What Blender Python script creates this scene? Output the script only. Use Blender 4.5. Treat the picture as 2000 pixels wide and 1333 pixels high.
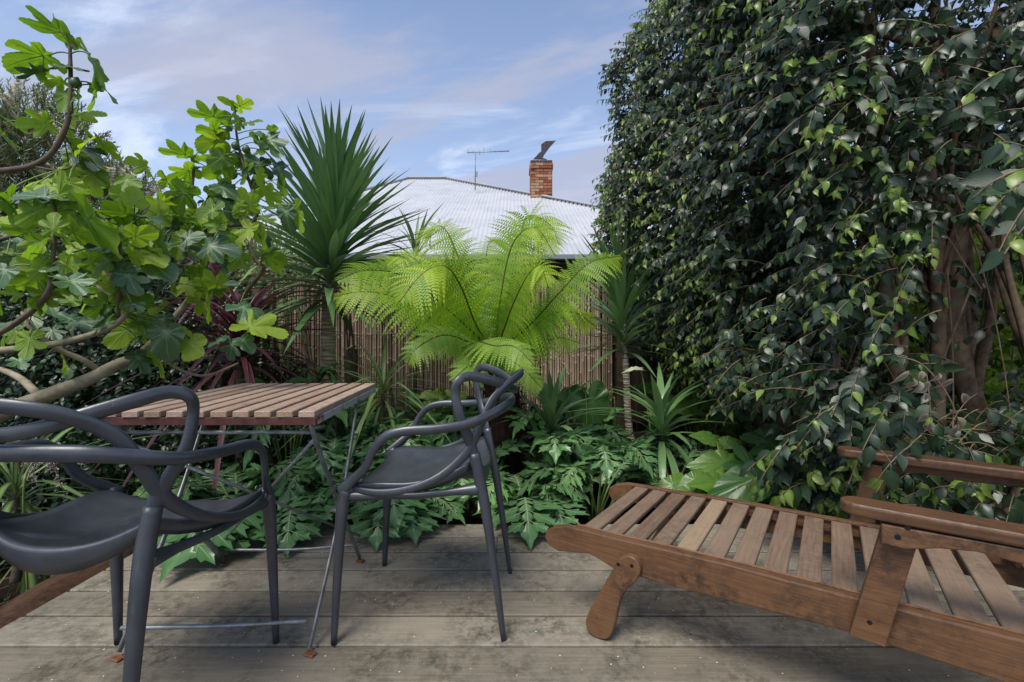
import bpy, bmesh, math, random
import numpy as np
from mathutils import Vector, Matrix, noise
V = Vector
R = math.radians
random.seed(7); rng = np.random.default_rng(7)
for o in list(bpy.data.objects): bpy.data.objects.remove(o)
sc = bpy.context.scene
C = sc.collection

# ---------------------------------------------------------------- camera, sky, sun
F, CH, HZ = 890.0, 0.91, 660.0          # focal length in photo pixels, eye height, horizon row
cam_d = bpy.data.cameras.new('camera'); cam = bpy.data.objects.new('camera', cam_d); C.objects.link(cam)
cam.location = (0, 0, CH); cam.rotation_euler = (R(90), 0, 0)
cam_d.sensor_width = 36; cam_d.lens = F/2000*36; cam_d.shift_y = -0.00325
cam_d.clip_start = 0.02; cam_d.clip_end = 2000
sc.camera = cam
SUN_EL, SUN_AZ = 57, -150                # azimuth from +Y towards -X
w = bpy.data.worlds.new('World'); sc.world = w; w.use_nodes = True
nt = w.node_tree; N = nt.nodes; L = nt.links; N.clear()
out = N.new('ShaderNodeOutputWorld'); bg = N.new('ShaderNodeBackground'); bg.inputs[1].default_value = 0.080
sky = N.new('ShaderNodeTexSky'); sky.sky_type = 'NISHITA'; sky.sun_disc = False
sky.sun_elevation = R(SUN_EL); sky.sun_rotation = R(SUN_AZ); sky.air_density = 1.0; sky.dust_density = 0.6; sky.ozone_density = 2.0
tc = N.new('ShaderNodeTexCoord'); sep = N.new('ShaderNodeSeparateXYZ'); L.new(tc.outputs['Generated'], sep.inputs[0])
def mth(op, a, b=None):
    n = N.new('ShaderNodeMath'); n.operation = op
    for i, x in enumerate((a, b)):
        if x is None: continue
        if isinstance(x, (int, float)): n.inputs[i].default_value = x
        else: L.new(x, n.inputs[i])
    return n.outputs[0]
zz = mth('MAXIMUM', mth('ADD', sep.outputs[2], 0.12), 0.03)
cx = mth('DIVIDE', sep.outputs[0], zz); cy = mth('DIVIDE', sep.outputs[1], zz)
cmb = N.new('ShaderNodeCombineXYZ'); L.new(mth('MULTIPLY', cx, 0.55), cmb.inputs[0]); L.new(mth('ADD', mth('MULTIPLY', cy, 1.25), mth('MULTIPLY', cx, 0.35)), cmb.inputs[1])
def cloud(scale, detail, lo, hi, seed, dist=0.6):
    n = N.new('ShaderNodeTexNoise'); n.noise_dimensions = '4D'; n.inputs['W'].default_value = seed
    n.inputs['Scale'].default_value = scale; n.inputs['Detail'].default_value = detail; n.inputs['Roughness'].default_value = 0.58; n.inputs['Distortion'].default_value = dist
    L.new(cmb.outputs[0], n.inputs['Vector'])
    r = N.new('ShaderNodeMapRange'); r.interpolation_type = 'SMOOTHSTEP'; r.inputs[1].default_value = lo; r.inputs[2].default_value = hi
    L.new(n.outputs['Fac'], r.inputs[0]); return r.outputs[0]
def mixc(f, a, b, k=1.0):
    n = N.new('ShaderNodeMix'); n.data_type = 'RGBA'
    L.new(mth('MULTIPLY', f, k), n.inputs[0])
    for i, x in ((6, a), (7, b)):
        if isinstance(x, tuple): n.inputs[i].default_value = x + (1,)
        else: L.new(x, n.inputs[i])
    return n.outputs[2]
hue = N.new('ShaderNodeMix'); hue.data_type = 'RGBA'; hue.blend_type = 'MULTIPLY'; hue.inputs[0].default_value = 1
L.new(sky.outputs[0], hue.inputs[6]); hue.inputs[7].default_value = (0.80, 0.81, 0.88, 1)
haze = N.new('ShaderNodeMapRange'); L.new(sep.outputs[2], haze.inputs[0]); haze.inputs[1].default_value = -0.05; haze.inputs[2].default_value = 0.75; haze.inputs[3].default_value = 0.52; haze.inputs[4].default_value = 0.06
c0 = mixc(haze.outputs[0], hue.outputs[2], (3.6, 4.2, 5.2))
c1 = mixc(cloud(1.7, 8, 0.46, 0.66, 3.1, 1.2), c0, (4.6, 4.9, 5.6), 0.55)      # pale high streaks
c2 = mixc(cloud(0.85, 8, 0.48, 0.60, 8.7, 1.0), c1, (2.3, 2.4, 3.05), 0.78)                # mauve grey banks
L.new(c2, bg.inputs[0]); L.new(bg.outputs[0], out.inputs[0])
sl = bpy.data.lights.new('sun', 'SUN'); sl.energy = 1.5; sl.angle = R(26); sl.color = (1, 0.95, 0.86)
so = bpy.data.objects.new('sun', sl); C.objects.link(so)
sd = V((math.sin(R(SUN_AZ))*math.cos(R(SUN_EL)), math.cos(R(SUN_AZ))*math.cos(R(SUN_EL)), math.sin(R(SUN_EL))))
so.rotation_euler = sd.to_track_quat('Z', 'Y').to_euler(); so.location = sd*20
vs = sc.view_settings; vs.view_transform = 'Standard'; vs.look = 'None'; vs.gamma = 1; vs.use_curve_mapping = False; vs.exposure = 1.45
sc.cycles.max_bounces = 6; sc.cycles.transparent_max_bounces = 4; sc.cycles.diffuse_bounces = 4

# ---------------------------------------------------------------- helpers
def at(px, py, Y): return V(((px-1000)*Y/F, Y, CH-(py-HZ)*Y/F))
I4 = Matrix.Identity(4)
WM = {}
def tag(o, label=None, cat=None, group=None, kind=None):
    for k, v in (('label', label), ('category', cat), ('group', group), ('kind', kind)):
        if v: o[k] = v
    return o
def thing(name, label, cat, loc=(0, 0, 0), rz=0, group=None):
    o = bpy.data.objects.new(name, None); C.objects.link(o); o.empty_display_size = .1
    M = Matrix.Translation(V(loc)) @ Matrix.Rotation(rz, 4, 'Z'); o.matrix_basis = M; WM[o.name] = M
    return tag(o, label, cat, group)
def put(name, me, parent=None, M=None, local=False):
    """M is the world matrix, or a matrix in the parent's frame when local"""
    o = bpy.data.objects.new(name, me); C.objects.link(o)
    M = M.copy() if M is not None else I4.copy()
    if parent is not None:
        P = WM[parent.name]; o.parent = parent
        if local: W = P @ M; o.matrix_basis = M
        else: W = M; o.matrix_basis = P.inverted() @ M
    else: W = M; o.matrix_basis = M
    WM[o.name] = W
    return o
def mesh(name, vs_, fs, mat, smooth=True, vein=None, tint=None):
    me = bpy.data.meshes.new(name); me.from_pydata([tuple(v) for v in vs_], [], fs)
    if mat: me.materials.append(mat)
    if smooth: me.polygons.foreach_set('use_smooth', [True]*len(me.polygons))
    for nm, dat in (('vein', vein), ('tint', tint)):
        if dat is not None:
            a = me.attributes.new(nm, 'FLOAT', 'POINT'); a.data.foreach_set('value', list(dat))
    me.update(); return me
def massmesh(name, tv, tf, mats, tint, mat, tvein=None, smooth=True):
    """joined copies of one small template; tv (n,3), tf list of equal-length faces, mats (k,4,4)"""
    tv = np.asarray(tv, float); tf = np.asarray(tf, int); mats = np.asarray(mats, float); k = len(mats); n = len(tv)
    vv = np.einsum('kij,nj->kni', mats[:, :3, :3], tv) + mats[:, None, :3, 3]
    ff = (tf[None] + (np.arange(k)*n)[:, None, None]).reshape(-1)
    nf = len(tf)*k; fl = tf.shape[1]
    me = bpy.data.meshes.new(name); me.vertices.add(k*n); me.vertices.foreach_set('co', vv.reshape(-1))
    me.loops.add(nf*fl); me.loops.foreach_set('vertex_index', ff.astype(np.int32))
    me.polygons.add(nf); me.polygons.foreach_set('loop_start', (np.arange(nf)*fl).astype(np.int32)); me.polygons.foreach_set('loop_total', np.full(nf, fl, np.int32))
    if smooth: me.polygons.foreach_set('use_smooth', np.ones(nf, bool))
    a = me.attributes.new('tint', 'FLOAT', 'POINT'); a.data.foreach_set('value', np.repeat(np.asarray(tint, float), n))
    if tvein is not None:
        a = me.attributes.new('vein', 'FLOAT', 'POINT'); a.data.foreach_set('value', np.tile(np.asarray(tvein, float), k))
    me.materials.append(mat); me.update(); me.validate(); return me
def crom(pts, n=6):
    pts = [V(p) for p in pts]; P = [pts[0]*2-pts[1]]+pts+[pts[-1]*2-pts[-2]]; o = []
    for i in range(1, len(P)-2):
        a, b, c, d = P[i-1:i+3]
        for k in range(n):
            t = k/n; o.append(.5*((2*b)+(c-a)*t+(2*a-5*b+4*c-d)*t*t+(3*b-a-3*c+d)*t**3))
    o.append(pts[-1]); return o
def sweep(pts, rad, seg=8, flat=1.0, ref=None, mb=None, cap=True, wob=0):
    """tube through pts; rad float or list; flat = thickness ratio along the direction given by ref(p)"""
    vs_, fs = mb if mb else ([], []); b0 = len(vs_); n = len(pts)
    nrm = None
    for i, p in enumerate(pts):
        t = (pts[min(i+1, n-1)]-pts[max(i-1, 0)]).normalized()
        if ref: nn = V(ref(p))
        else: nn = nrm if nrm is not None else (V((0, 0, 1)) if abs(t.z) < .9 else V((1, 0, 0)))
        nn = nn-t*nn.dot(t)
        if nn.length < 1e-5: nn = t.orthogonal()
        nn.normalize(); nrm = nn; bb = t.cross(nn)
        r = rad[min(int(i*(len(rad)-1)/max(n-1, 1)+.5), len(rad)-1)] if isinstance(rad, (list, tuple)) and len(rad) != n else (rad[i] if isinstance(rad, (list, tuple)) else rad)
        if isinstance(rad, (list, tuple)) and len(rad) != n:
            f = i*(len(rad)-1)/max(n-1, 1); k = min(int(f), len(rad)-2); r = rad[k]*(1-(f-k))+rad[k+1]*(f-k)
        if wob: r *= 1+random.uniform(-wob, wob)
        for s in range(seg):
            a = 2*math.pi*s/seg
            vs_.append(p+nn*math.cos(a)*r*flat+bb*math.sin(a)*r)
    for i in range(n-1):
        for s in range(seg):
            s2 = (s+1) % seg; a = b0+i*seg
            fs.append((a+s, a+s2, a+seg+s2, a+seg+s))
    if cap:
        fs.append(tuple(b0+s for s in range(seg))[::-1]); fs.append(tuple(b0+(n-1)*seg+s for s in range(seg)))
    return vs_, fs
def frame(y, z=V((0, 0, 1)), p=V((0, 0, 0)), s=1.0):
    y = V(y).normalized(); z = V(z); z = z-y*z.dot(y)
    if z.length < 1e-4: z = y.orthogonal()
    z.normalize(); x = y.cross(z)
    M = Matrix((x*s, y*s, z*s)).transposed().to_4x4(); M.translation = V(p); return M
def frame_x(x, z, p):
    x = V(x).normalized(); z = V(z); z = (z-x*z.dot(x)).normalized(); y = z.cross(x)
    M = Matrix((x, y, z)).transposed().to_4x4(); M.translation = V(p); return M
def box_me(name, lx, ly, lz, mat, bev=.003, seg=1):
    bm = bmesh.new(); bmesh.ops.create_cube(bm, size=1); bmesh.ops.scale(bm, vec=(lx, ly, lz), verts=bm.verts)
    if bev: bmesh.ops.bevel(bm, geom=bm.edges[:], offset=bev, segments=seg, profile=.5, affect='EDGES')
    me = bpy.data.meshes.new(name); bm.to_mesh(me); bm.free(); me.materials.append(mat); return me
_bc = {}
def plank(name, a, b, wd, th, up, mat, parent=None, bev=.003, local=False):
    """box from a to b, width wd across, thickness th along up; local x runs along its grain"""
    a, b = V(a), V(b); Lh = (b-a).length; key = (round(Lh, 4), wd, th, mat.name, bev)
    if key not in _bc: _bc[key] = box_me(name, Lh, wd, th, mat, bev)
    return put(name, _bc[key], parent, frame_x(b-a, up, (a+b)/2), local)
def prism_me(name, pts, th, mat, bev=.004, seg=2):
    """outline in local x-z, thickness th along y"""
    bm = bmesh.new(); f = [bm.verts.new((x, -th/2, z)) for x, z in pts]; g = [bm.verts.new((x, th/2, z)) for x, z in pts]
    bm.faces.new(f); bm.faces.new(g[::-1]); n = len(pts)
    for i in range(n): bm.faces.new((f[(i+1) % n], f[i], g[i], g[(i+1) % n]))
    bmesh.ops.recalc_face_normals(bm, faces=bm.faces)
    es = [e for e in bm.edges if abs(e.verts[0].co.y-e.verts[1].co.y) < 1e-6]
    if bev: bmesh.ops.bevel(bm, geom=es, offset=bev, segments=seg, profile=.5, affect='EDGES')
    me = bpy.data.meshes.new(name); bm.to_mesh(me); bm.free(); me.materials.append(mat); return me
def copy_tree(o, parent=None):
    c = o.copy(); C.objects.link(c)
    if parent: c.parent = parent
    for ch in list(o.children): copy_tree(ch, c)
    return c

# ---------------------------------------------------------------- materials
class Mat:
    def __init__(s, name, rough=.6, spec=.5, metal=0):
        s.m = bpy.data.materials.new(name); s.m.use_nodes = True; s.t = s.m.node_tree; s.n = s.t.nodes; s.l = s.t.links
        s.b = s.n['Principled BSDF']; s.o = s.n['Material Output']
        s.b.inputs['Roughness'].default_value = rough; s.b.inputs['Specular IOR Level'].default_value = spec; s.b.inputs['Metallic'].default_value = metal
    def new(s, ty, **kw):
        n = s.n.new(ty)
        for k, v in kw.items():
            if k.startswith('i_'):
                key = k[2:].replace('_', ' '); n.inputs[key].default_value = v
            else: setattr(n, k, v)
        return n
    def coord(s, scale=(1, 1, 1), jitter=True, kind='Object'):
        t = s.n.new('ShaderNodeTexCoord'); m = s.n.new('ShaderNodeMapping'); m.inputs['Scale'].default_value = scale
        s.l.new(t.outputs[kind], m.inputs[0])
        if jitter:
            oi = s.n.new('ShaderNodeObjectInfo'); mu = s.n.new('ShaderNodeMath'); mu.operation = 'MULTIPLY'; mu.inputs[1].default_value = 37
            s.l.new(oi.outputs['Random'], mu.inputs[0])
            ad = s.n.new('ShaderNodeVectorMath'); ad.operation = 'ADD'; s.l.new(m.outputs[0], ad.inputs[0]); s.l.new(mu.outputs[0], ad.inputs[1]); return ad.outputs[0]
        return m.outputs[0]
    def noise(s, vec, scale, detail=5, rough=.6, dist=0):
        n = s.new('ShaderNodeTexNoise', i_Scale=scale, i_Detail=detail, i_Roughness=rough, i_Distortion=dist); s.l.new(vec, n.inputs['Vector']); return n.outputs['Fac']
    def rng(s, x, lo, hi, a=0, b=1):
        r = s.n.new('ShaderNodeMapRange'); s.l.new(x, r.inputs[0])
        for i, v in enumerate((lo, hi, a, b)): r.inputs[i+1].default_value = v
        return r.outputs[0]
    def mix(s, f, a, b, mode='MIX'):
        n = s.n.new('ShaderNodeMix'); n.data_type = 'RGBA'; n.blend_type = mode
        for i, x in ((0, f), (6, a), (7, b)):
            if isinstance(x, (int, float)): n.inputs[i].default_value = x
            elif isinstance(x, tuple): n.inputs[i].default_value = x+(1,)
            else: s.l.new(x, n.inputs[i])
        return n.outputs[2]
    def col(s, x):
        if isinstance(x, tuple): s.b.inputs['Base Color'].default_value = x+(1,)
        else: s.l.new(x, s.b.inputs['Base Color'])
    def rough(s, x): s.l.new(x, s.b.inputs['Roughness'])
    def bump(s, h, st=.3, d=.01):
        n = s.new('ShaderNodeBump', i_Strength=st, i_Distance=d); s.l.new(h, n.inputs['Height']); s.l.new(n.outputs[0], s.b.inputs['Normal'])
    def orand(s): return s.n.new('ShaderNodeObjectInfo').outputs['Random']
    def attr(s, nm): 
        n = s.n.new('ShaderNodeAttribute'); n.attribute_name = nm; return n.outputs['Fac']
    def math(s, op, a, b):
        n = s.n.new('ShaderNodeMath'); n.operation = op
        for i, x in enumerate((a, b)):
            if isinstance(x, (int, float)): n.inputs[i].default_value = x
            else: s.l.new(x, n.inputs[i])
        return n.outputs[0]

def leafmat(name, dark, mid, bright, under=None, vein=(.3, .4, .12), rough=.35, spec=.5, trans=.35, tcol=None, nscale=30, midp=.6, coat=0, wrap=True):
    m = Mat(name, rough, spec)
    t = m.math('FRACT', m.math('ADD', m.attr('tint'), m.orand()), 0) if wrap else m.math('ADD', m.attr('tint'), m.math('MULTIPLY', m.math('SUBTRACT', m.orand(), .5), .3))
    cr = m.n.new('ShaderNodeValToRGB'); m.l.new(t, cr.inputs[0]); e = cr.color_ramp.elements
    e[0].color = dark+(1,); e[1].color = bright+(1,); e[1].position = .97; x = e.new(midp); x.color = mid+(1,)
    nz = m.noise(m.coord(jitter=False), nscale, 3)
    c = m.mix(m.rng(nz, .3, .7, 0, .35), cr.outputs[0], dark)
    c = m.mix(m.attr('vein'), c, vein)
    if under:
        g = m.n.new('ShaderNodeNewGeometry'); c = m.mix(g.outputs['Backfacing'], c, under)
    m.col(c)
    if coat: m.b.inputs['Coat Weight'].default_value = coat; m.b.inputs['Coat Roughness'].default_value = .2
    m.bump(nz, .25, .004)
    tr = m.n.new('ShaderNodeBsdfTranslucent')
    if tcol:
        c2 = m.mix(1.0, c, tcol, 'MULTIPLY'); m.l.new(c2, tr.inputs[0])
    else: m.l.new(c, tr.inputs[0])
    ms = m.n.new('ShaderNodeMixShader'); ms.inputs[0].default_value = trans
    m.l.new(m.b.outputs[0], ms.inputs[1]); m.l.new(tr.outputs[0], ms.inputs[2]); m.l.new(ms.outputs[0], m.o.inputs[0])
    return m.m
def woodmat(name, base, dark, light, grime, gl=0.0, rough=.6, gscale=1.0, spec=.4, grain=1.0, blotch=(.5, .7)):
    m = Mat(name, rough, spec)
    v = m.coord((1.2*gscale, 22*gscale, 22*gscale)); g = m.noise(v, 6, 6, .65, .3)
    v2 = m.coord((1, 1, 1)); b1 = m.noise(v2, 5, 5, .65); b2 = m.noise(v2, 38, 4, .7)
    c = m.mix(m.rng(g, .3, .7), dark, light); c = m.mix(.5, c, base)
    c = m.mix(m.rng(m.orand(), .3, 1, 0, .5), c, light); c = m.mix(m.rng(m.orand(), .3, 0, 0, .4), c, dark)
    bl = m.math('MULTIPLY', m.rng(b1, blotch[0]-.08, blotch[1]), m.rng(b2, .38, .6))
    c = m.mix(m.math('MULTIPLY', bl, gl), c, grime)
    m.col(c); m.rough(m.rng(b2, .3, .7, rough-.1, min(1, rough+.15))); m.bump(m.math('ADD', g, m.math('MULTIPLY', b2, .3)), .35*grain, .004)
    return m.m
def plain(name, c, rough=.5, c2=None, sc_=20, spec=.5, metal=0, bump=.1, amt=(.4, .65)):
    m = Mat(name, rough, spec, metal)
    if c2:
        z = m.noise(m.coord(), sc_, 6, .65); m.col(m.mix(m.rng(z, *amt), c, c2)); m.bump(z, bump, .005)
    else: m.col(c)
    return m.m

M_deck = woodmat('weathered_deck_timber', (.205, .178, .135), (.13, .108, .08), (.32, .285, .23), (.045, .043, .032), .78, .78, .8, .25, 1.4, (.47, .64))
M_loung = woodmat('oiled_teak', (.115, .052, .022), (.05, .022, .011), (.20, .105, .050), (.022, .012, .008), .8, .42, 1.0, .45, 1.0, (.46, .62))
M_loung_s = woodmat('faded_teak_slat', (.165, .105, .066), (.085, .052, .033), (.29, .21, .15), (.06, .04, .03), .6, .55, 1.0, .35, .9)
M_pale = woodmat('sun_bleached_slat', (.30, .215, .14), (.27, .18, .11), (.44, .34, .24), (.12, .10, .07), .5, .5, 1.0, .35, .9)
M_tslat = woodmat('pinkish_grey_slat_timber', (.31, .195, .135), (.16, .095, .065), (.47, .36, .28), (.10, .06, .045), .6, .65, 1.3, .3, 1.2)
M_paling = woodmat('dark_fence_timber', (.075, .05, .035), (.04, .027, .02), (.12, .085, .06), (.02, .015, .012), .8, .8, .8, .2, 1.2)
M_fascia = woodmat('orange_brown_timber', (.09, .045, .025), (.035, .018, .012), (.17, .09, .05), (.015, .011, .008), .95, .8, .5, .2, 2.0)
M_rust = plain('rusty_painted_steel', (.10, .035, .03), .6, (.055, .02, .018), 25, .4, .2, .3)
M_rustside = plain('peeling_grey_paint', (.36, .38, .37), .6, (.16, .055, .028), 9, .4, .1, .3, (.52, .58))
M_steel = plain('dull_galvanised_steel', (.30, .32, .33), .45, (.16, .16, .16), 30, .5, .55, .2)
M_foot = plain('rusted_foot', (.25, .10, .04), .8, (.10, .045, .025), 60, .3, .2, .4)
m = Mat('charcoal_plastic', .36, .85)
zz1 = m.noise(m.coord(), 9, 5, .7); zz2 = m.noise(m.coord(), 160, 3, .7); zz3 = m.noise(m.coord((1, 1, .25)), 45, 4, .7)
c = m.mix(m.rng(zz1, .42, .62), (.027, .032, .041), (.038, .044, .055)); c = m.mix(m.math('MULTIPLY', m.rng(zz3, .6, .75), .35), c, (.12, .12, .12)); c = m.mix(m.math('MULTIPLY', m.rng(zz2, .70, .76), .6), c, (.30, .29, .27))
m.col(c); m.rough(m.rng(zz1, .35, .65, .30, .46)); m.bump(zz2, .08, .002); M_plast = m.m
M_bolt = plain('dark_bolt', (.02, .018, .018), .5, None, metal=.6)
M_cane = None
m = Mat('bamboo_cane', .6, .35)
v = m.coord((10, 10, 1.0)); z = m.noise(v, 8, 4)
c = m.mix(m.rng(z, .3, .7), (.28, .20, .145), (.46, .36, .27)); c = m.mix(m.math('MULTIPLY', m.math('POWER', m.orand(), 1.6), .85), c, (.12, .075, .05)); c = m.mix(m.attr('vein'), c, (.55, .47, .36))
m.col(c); m.bump(z, .3, .003); M_cane = m.m
M_trunk = plain('grey_brown_bark', (.17, .13, .095), .85, (.09, .065, .045), 18, .2, 0, .8)
M_figbark = plain('pale_fig_bark', (.30, .26, .18), .75, (.15, .13, .085), 14, .25, 0, .5)
M_figtwig = plain('dark_fig_twig', (.09, .06, .045), .7, (.15, .12, .085), 20, .3, 0, .4)
M_green_stem = plain('green_stem', (.16, .24, .05), .5, (.10, .14, .03), 20)
M_ficbark = plain('ficus_bark', (.20, .145, .095), .85, (.09, .062, .04), 16, .2, 0, 1.0)
m = Mat('ringed_trunk_bark', .85, .2)
v = m.coord((5, 5, 34), False); vo = m.new('ShaderNodeTexVoronoi', i_Scale=1.6); m.l.new(v, vo.inputs['Vector'])
z = m.noise(m.coord((1, 1, 1), False), 30, 5)
m.col(m.mix(m.rng(vo.outputs['Distance'], .1, .7), (.56, .49, .39), (.25, .20, .15))); m.bump(m.math('ADD', m.math('MULTIPLY', vo.outputs['Distance'], -1), m.math('MULTIPLY', z, .3)), .9, .012); M_ringbark = m.m
M_soil = plain('leaf_littered_soil', (.035, .024, .016), .95, (.012, .009, .007), 9, .1, 0, 1.0)
M_lawn = plain('rough_ground', (.05, .06, .025), .95, (.03, .03, .015), 3, .1)
M_fernbark = plain('fibrous_fern_trunk', (.028, .015, .012), .95, (.065, .035, .025), 30, .1, 0, 1.0)

K = leafmat
M_fig = K('fig_leaf', (.11, .20, .028), (.21, .33, .035), (.38, .48, .05), vein=(.32, .44, .12), rough=.42, spec=.35, trans=.46, tcol=(1.5, 1.7, .55), nscale=25, midp=.45)  # backlit glow is put into this bright yellow green
M_figd = K('skylit_fig_leaf', (.045, .10, .045), (.07, .14, .055), (.09, .18, .06), vein=(.24, .34, .18), rough=.38, spec=.5, trans=.14, nscale=25)  # same leaf seen unlit from behind: bluish sky sheen put into the colour
M_yucca = K('yucca_leaf', (.08, .16, .07), (.135, .235, .11), (.23, .35, .16), vein=(.14, .27, .07), rough=.31, spec=.5, trans=.16, nscale=12)
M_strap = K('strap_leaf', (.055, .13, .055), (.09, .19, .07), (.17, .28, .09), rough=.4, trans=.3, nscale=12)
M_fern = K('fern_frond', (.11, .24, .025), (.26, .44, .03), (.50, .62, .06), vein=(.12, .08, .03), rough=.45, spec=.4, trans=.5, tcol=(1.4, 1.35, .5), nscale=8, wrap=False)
M_fernd = K('shade_tinted_fern_frond', (.14, .26, .04), (.20, .35, .045), (.30, .44, .07), vein=(.10, .07, .03), rough=.45, spec=.4, trans=.4, nscale=8, wrap=False)  # duller copy of the fern colour, shade put in for low and back fronds
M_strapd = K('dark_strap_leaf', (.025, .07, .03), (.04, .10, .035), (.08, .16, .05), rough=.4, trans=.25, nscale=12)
M_cord = K('purple_strap_leaf', (.06, .02, .035), (.13, .04, .065), (.24, .09, .10), vein=(.09, .03, .04), rough=.42, spec=.35, trans=.22, nscale=12)
M_acan = K('acanthus_leaf', (.065, .175, .06), (.105, .25, .08), (.17, .36, .10), vein=(.34, .46, .24), rough=.30, spec=.55, trans=.3, nscale=30, midp=.7)
M_big = K('broad_arum_leaf', (.03, .09, .025), (.055, .15, .03), (.14, .26, .035), vein=(.13, .24, .07), rough=.33, spec=.5, trans=.32, nscale=10)
M_fic = K('ficus_leaf', (.010, .028, .013), (.018, .046, .019), (.055, .115, .022), vein=(.03, .06, .025), rough=.37, spec=.6, trans=.25, nscale=40, midp=.8)
M_ficb = K('young_ficus_leaf', (.09, .20, .02), (.17, .32, .025), (.28, .38, .03), rough=.3, spec=.5, trans=.45, nscale=40)
M_dead = K('dead_papery_leaf', (.40, .34, .26), (.50, .44, .36), (.58, .52, .44), vein=(.2, .15, .1), rough=.8, spec=.2, trans=.2, nscale=40)
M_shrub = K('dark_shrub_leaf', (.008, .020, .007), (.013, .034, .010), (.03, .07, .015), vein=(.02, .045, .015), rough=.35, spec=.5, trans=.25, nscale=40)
M_shrubb = K('sun_tinted_shrub_leaf', (.12, .24, .02), (.22, .36, .03), (.38, .48, .05), rough=.4, trans=.5, tcol=(1.3, 1.3, .6), nscale=30)  # sunshine put into the leaf colour, as the ficus shades these shrubs
M_needle = K('bottlebrush_leaf', (.08, .11, .04), (.15, .18, .07), (.26, .28, .12), rough=.5, trans=.4, nscale=30)
M_cream = plain('cream_stamens', (.74, .68, .52), .8, (.60, .52, .36), 60)
M_lime = K('lime_hellebore_leaf', (.22, .34, .06), (.36, .46, .10), (.50, .56, .16), rough=.5, trans=.4, nscale=15)

# ---------------------------------------------------------------- ground, deck
BED = -.16
def ground():
    vs_, fs = [], []; n = 60
    xs = sorted(set([-200, -60, -20, 200, 60, 20]+[-9+18*i/90 for i in range(91)])); ys = sorted(set([-60, -10, 300, 100, 40, 20]+[-2+12*i/70 for i in range(71)]))
    for y in ys:
        for x in xs:
            z = BED+.035*noise.noise(V((x*2.3, y*2.3, 0)))+.02*noise.noise(V((x*9, y*9, 3)))
            if x < -1.7: z -= min(.22, (-1.7-x)*.35)
            if y > 4.45: z = BED-.1
            if -1.66 < x < 4 and y < 2.25: z = BED-.12
            vs_.append((x, y, z))
    W = len(xs)
    for j in range(len(ys)-1):
        for i in range(W-1): fs.append((j*W+i, j*W+i+1, j*W+W+i+1, j*W+W+i))
    tag(put('ground', mesh('ground', vs_, fs, M_soil)), kind='structure')
ground()
deck = tag(bpy.data.objects.new('deck', None), kind='structure'); C.objects.link(deck); deck.matrix_basis = I4; WM['deck'] = I4.copy()
PIT, BW = .1476, .1368
DX0, DX1 = -1.602, 3.2
EDGE = 2.226
k = 0
y = EDGE-BW/2
brd = {}
while y > -1.4:
    # some rows are made of two boards butted end to end
    cuts = {1: [-.066], 6: [1.9], 9: [.4], 11: [-.8]}.get(k, [])
    xs = [DX0+random.uniform(-.003, .003)]+cuts+[DX1]
    for a, b in zip(xs, xs[1:]): plank('board', (a+.001, y, -.011+random.uniform(-.0008, .0008)), (b-.001, y, -.011), BW, .022, (0, 0, 1), M_deck, deck, .0035)
    y -= PIT; k += 1
for x in (-1.56, -.9, -.2, .5, 1.2, 1.9, 2.6): plank('joist', (x, -1.3, -.072), (x, EDGE-.03, -.072), .045, .098, (0, 0, 1), M_paling, deck)
plank('fascia_board', (DX0+.02, EDGE-.014, -.09), (DX1, EDGE-.014, -.09), .13, .02, (0, 1, 0), M_fascia, deck)
# screw heads and pale specks lying on the boards
vs_, fs = [], []
for i in range(420):
    x, yy = random.uniform(-1.5, 1.6), random.uniform(1.15, 2.2); r = random.choice((.0012, .0018, .0026)); b0 = len(vs_); a0 = random.uniform(0, 3)
    if (EDGE-yy) % PIT > BW-.006: continue
    for s in range(5): vs_.append((x+r*math.cos(a0+s*1.256)*random.uniform(.6, 1.4), yy+r*math.sin(a0+s*1.256), .0012))
    vs_.append((x, yy, .0012+r*.5)); fs += [(b0+s, b0+(s+1) % 5, b0+5) for s in range(5)]
tag(put('grit_specks', mesh('grit_specks', vs_, fs, plain('pale_grit', (.62, .60, .56), .7)), deck), kind='stuff')

# rough brown timber beside the deck
def rough_log():
    t = thing('timber_edging', 'rough orange brown timber sleeper lying in the soil beside the deck edge', 'sleeper', (-1.72, 1.75, -.13))
    bm = bmesh.new(); bmesh.ops.create_cube(bm, size=1); bmesh.ops.scale(bm, vec=(1.7, .15, .13), verts=bm.verts)
    bmesh.ops.subdivide_edges(bm, edges=bm.edges[:], cuts=9, use_grid_fill=True)
    for v in bm.verts:
        p = v.co*7; v.co += V((0, noise.noise(p), noise.noise(p+V((9, 2, 1)))))*.028; v.co.z -= abs(v.co.y)*.25
    me = bpy.data.meshes.new('beam'); bm.to_mesh(me); bm.free(); me.materials.append(M_fascia); me.polygons.foreach_set('use_smooth', [True]*len(me.polygons))
    put('beam', me, t, frame_x((-.05, 1, 0), (.25, 0, 1), (-1.725, 1.72, -.085)))
rough_log()
# litter in the corner left of the deck
vs_, fs = [], []
for i in range(260):
    x, yy = random.uniform(-3.2, -1.68), random.uniform(1.2, 3.2); a = random.uniform(0, 6.3); l = random.uniform(.03, .14); z0 = BED-min(.22, (-1.7-x)*.35)+.02
    d = V((math.cos(a), math.sin(a), random.uniform(-.1, .25)))*l
    vs_, fs = sweep([V((x, yy, z0)), V((x, yy, z0))+d*.5+V((0, 0, .01)), V((x, yy, z0))+d], random.uniform(.0015, .005), 4, 1, None, (vs_, fs))
tag(put('garden_litter', mesh('garden_litter', vs_, fs, M_trunk)), 'dry twigs and bark litter on the soil left of the deck', 'twigs', kind='stuff')

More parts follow.
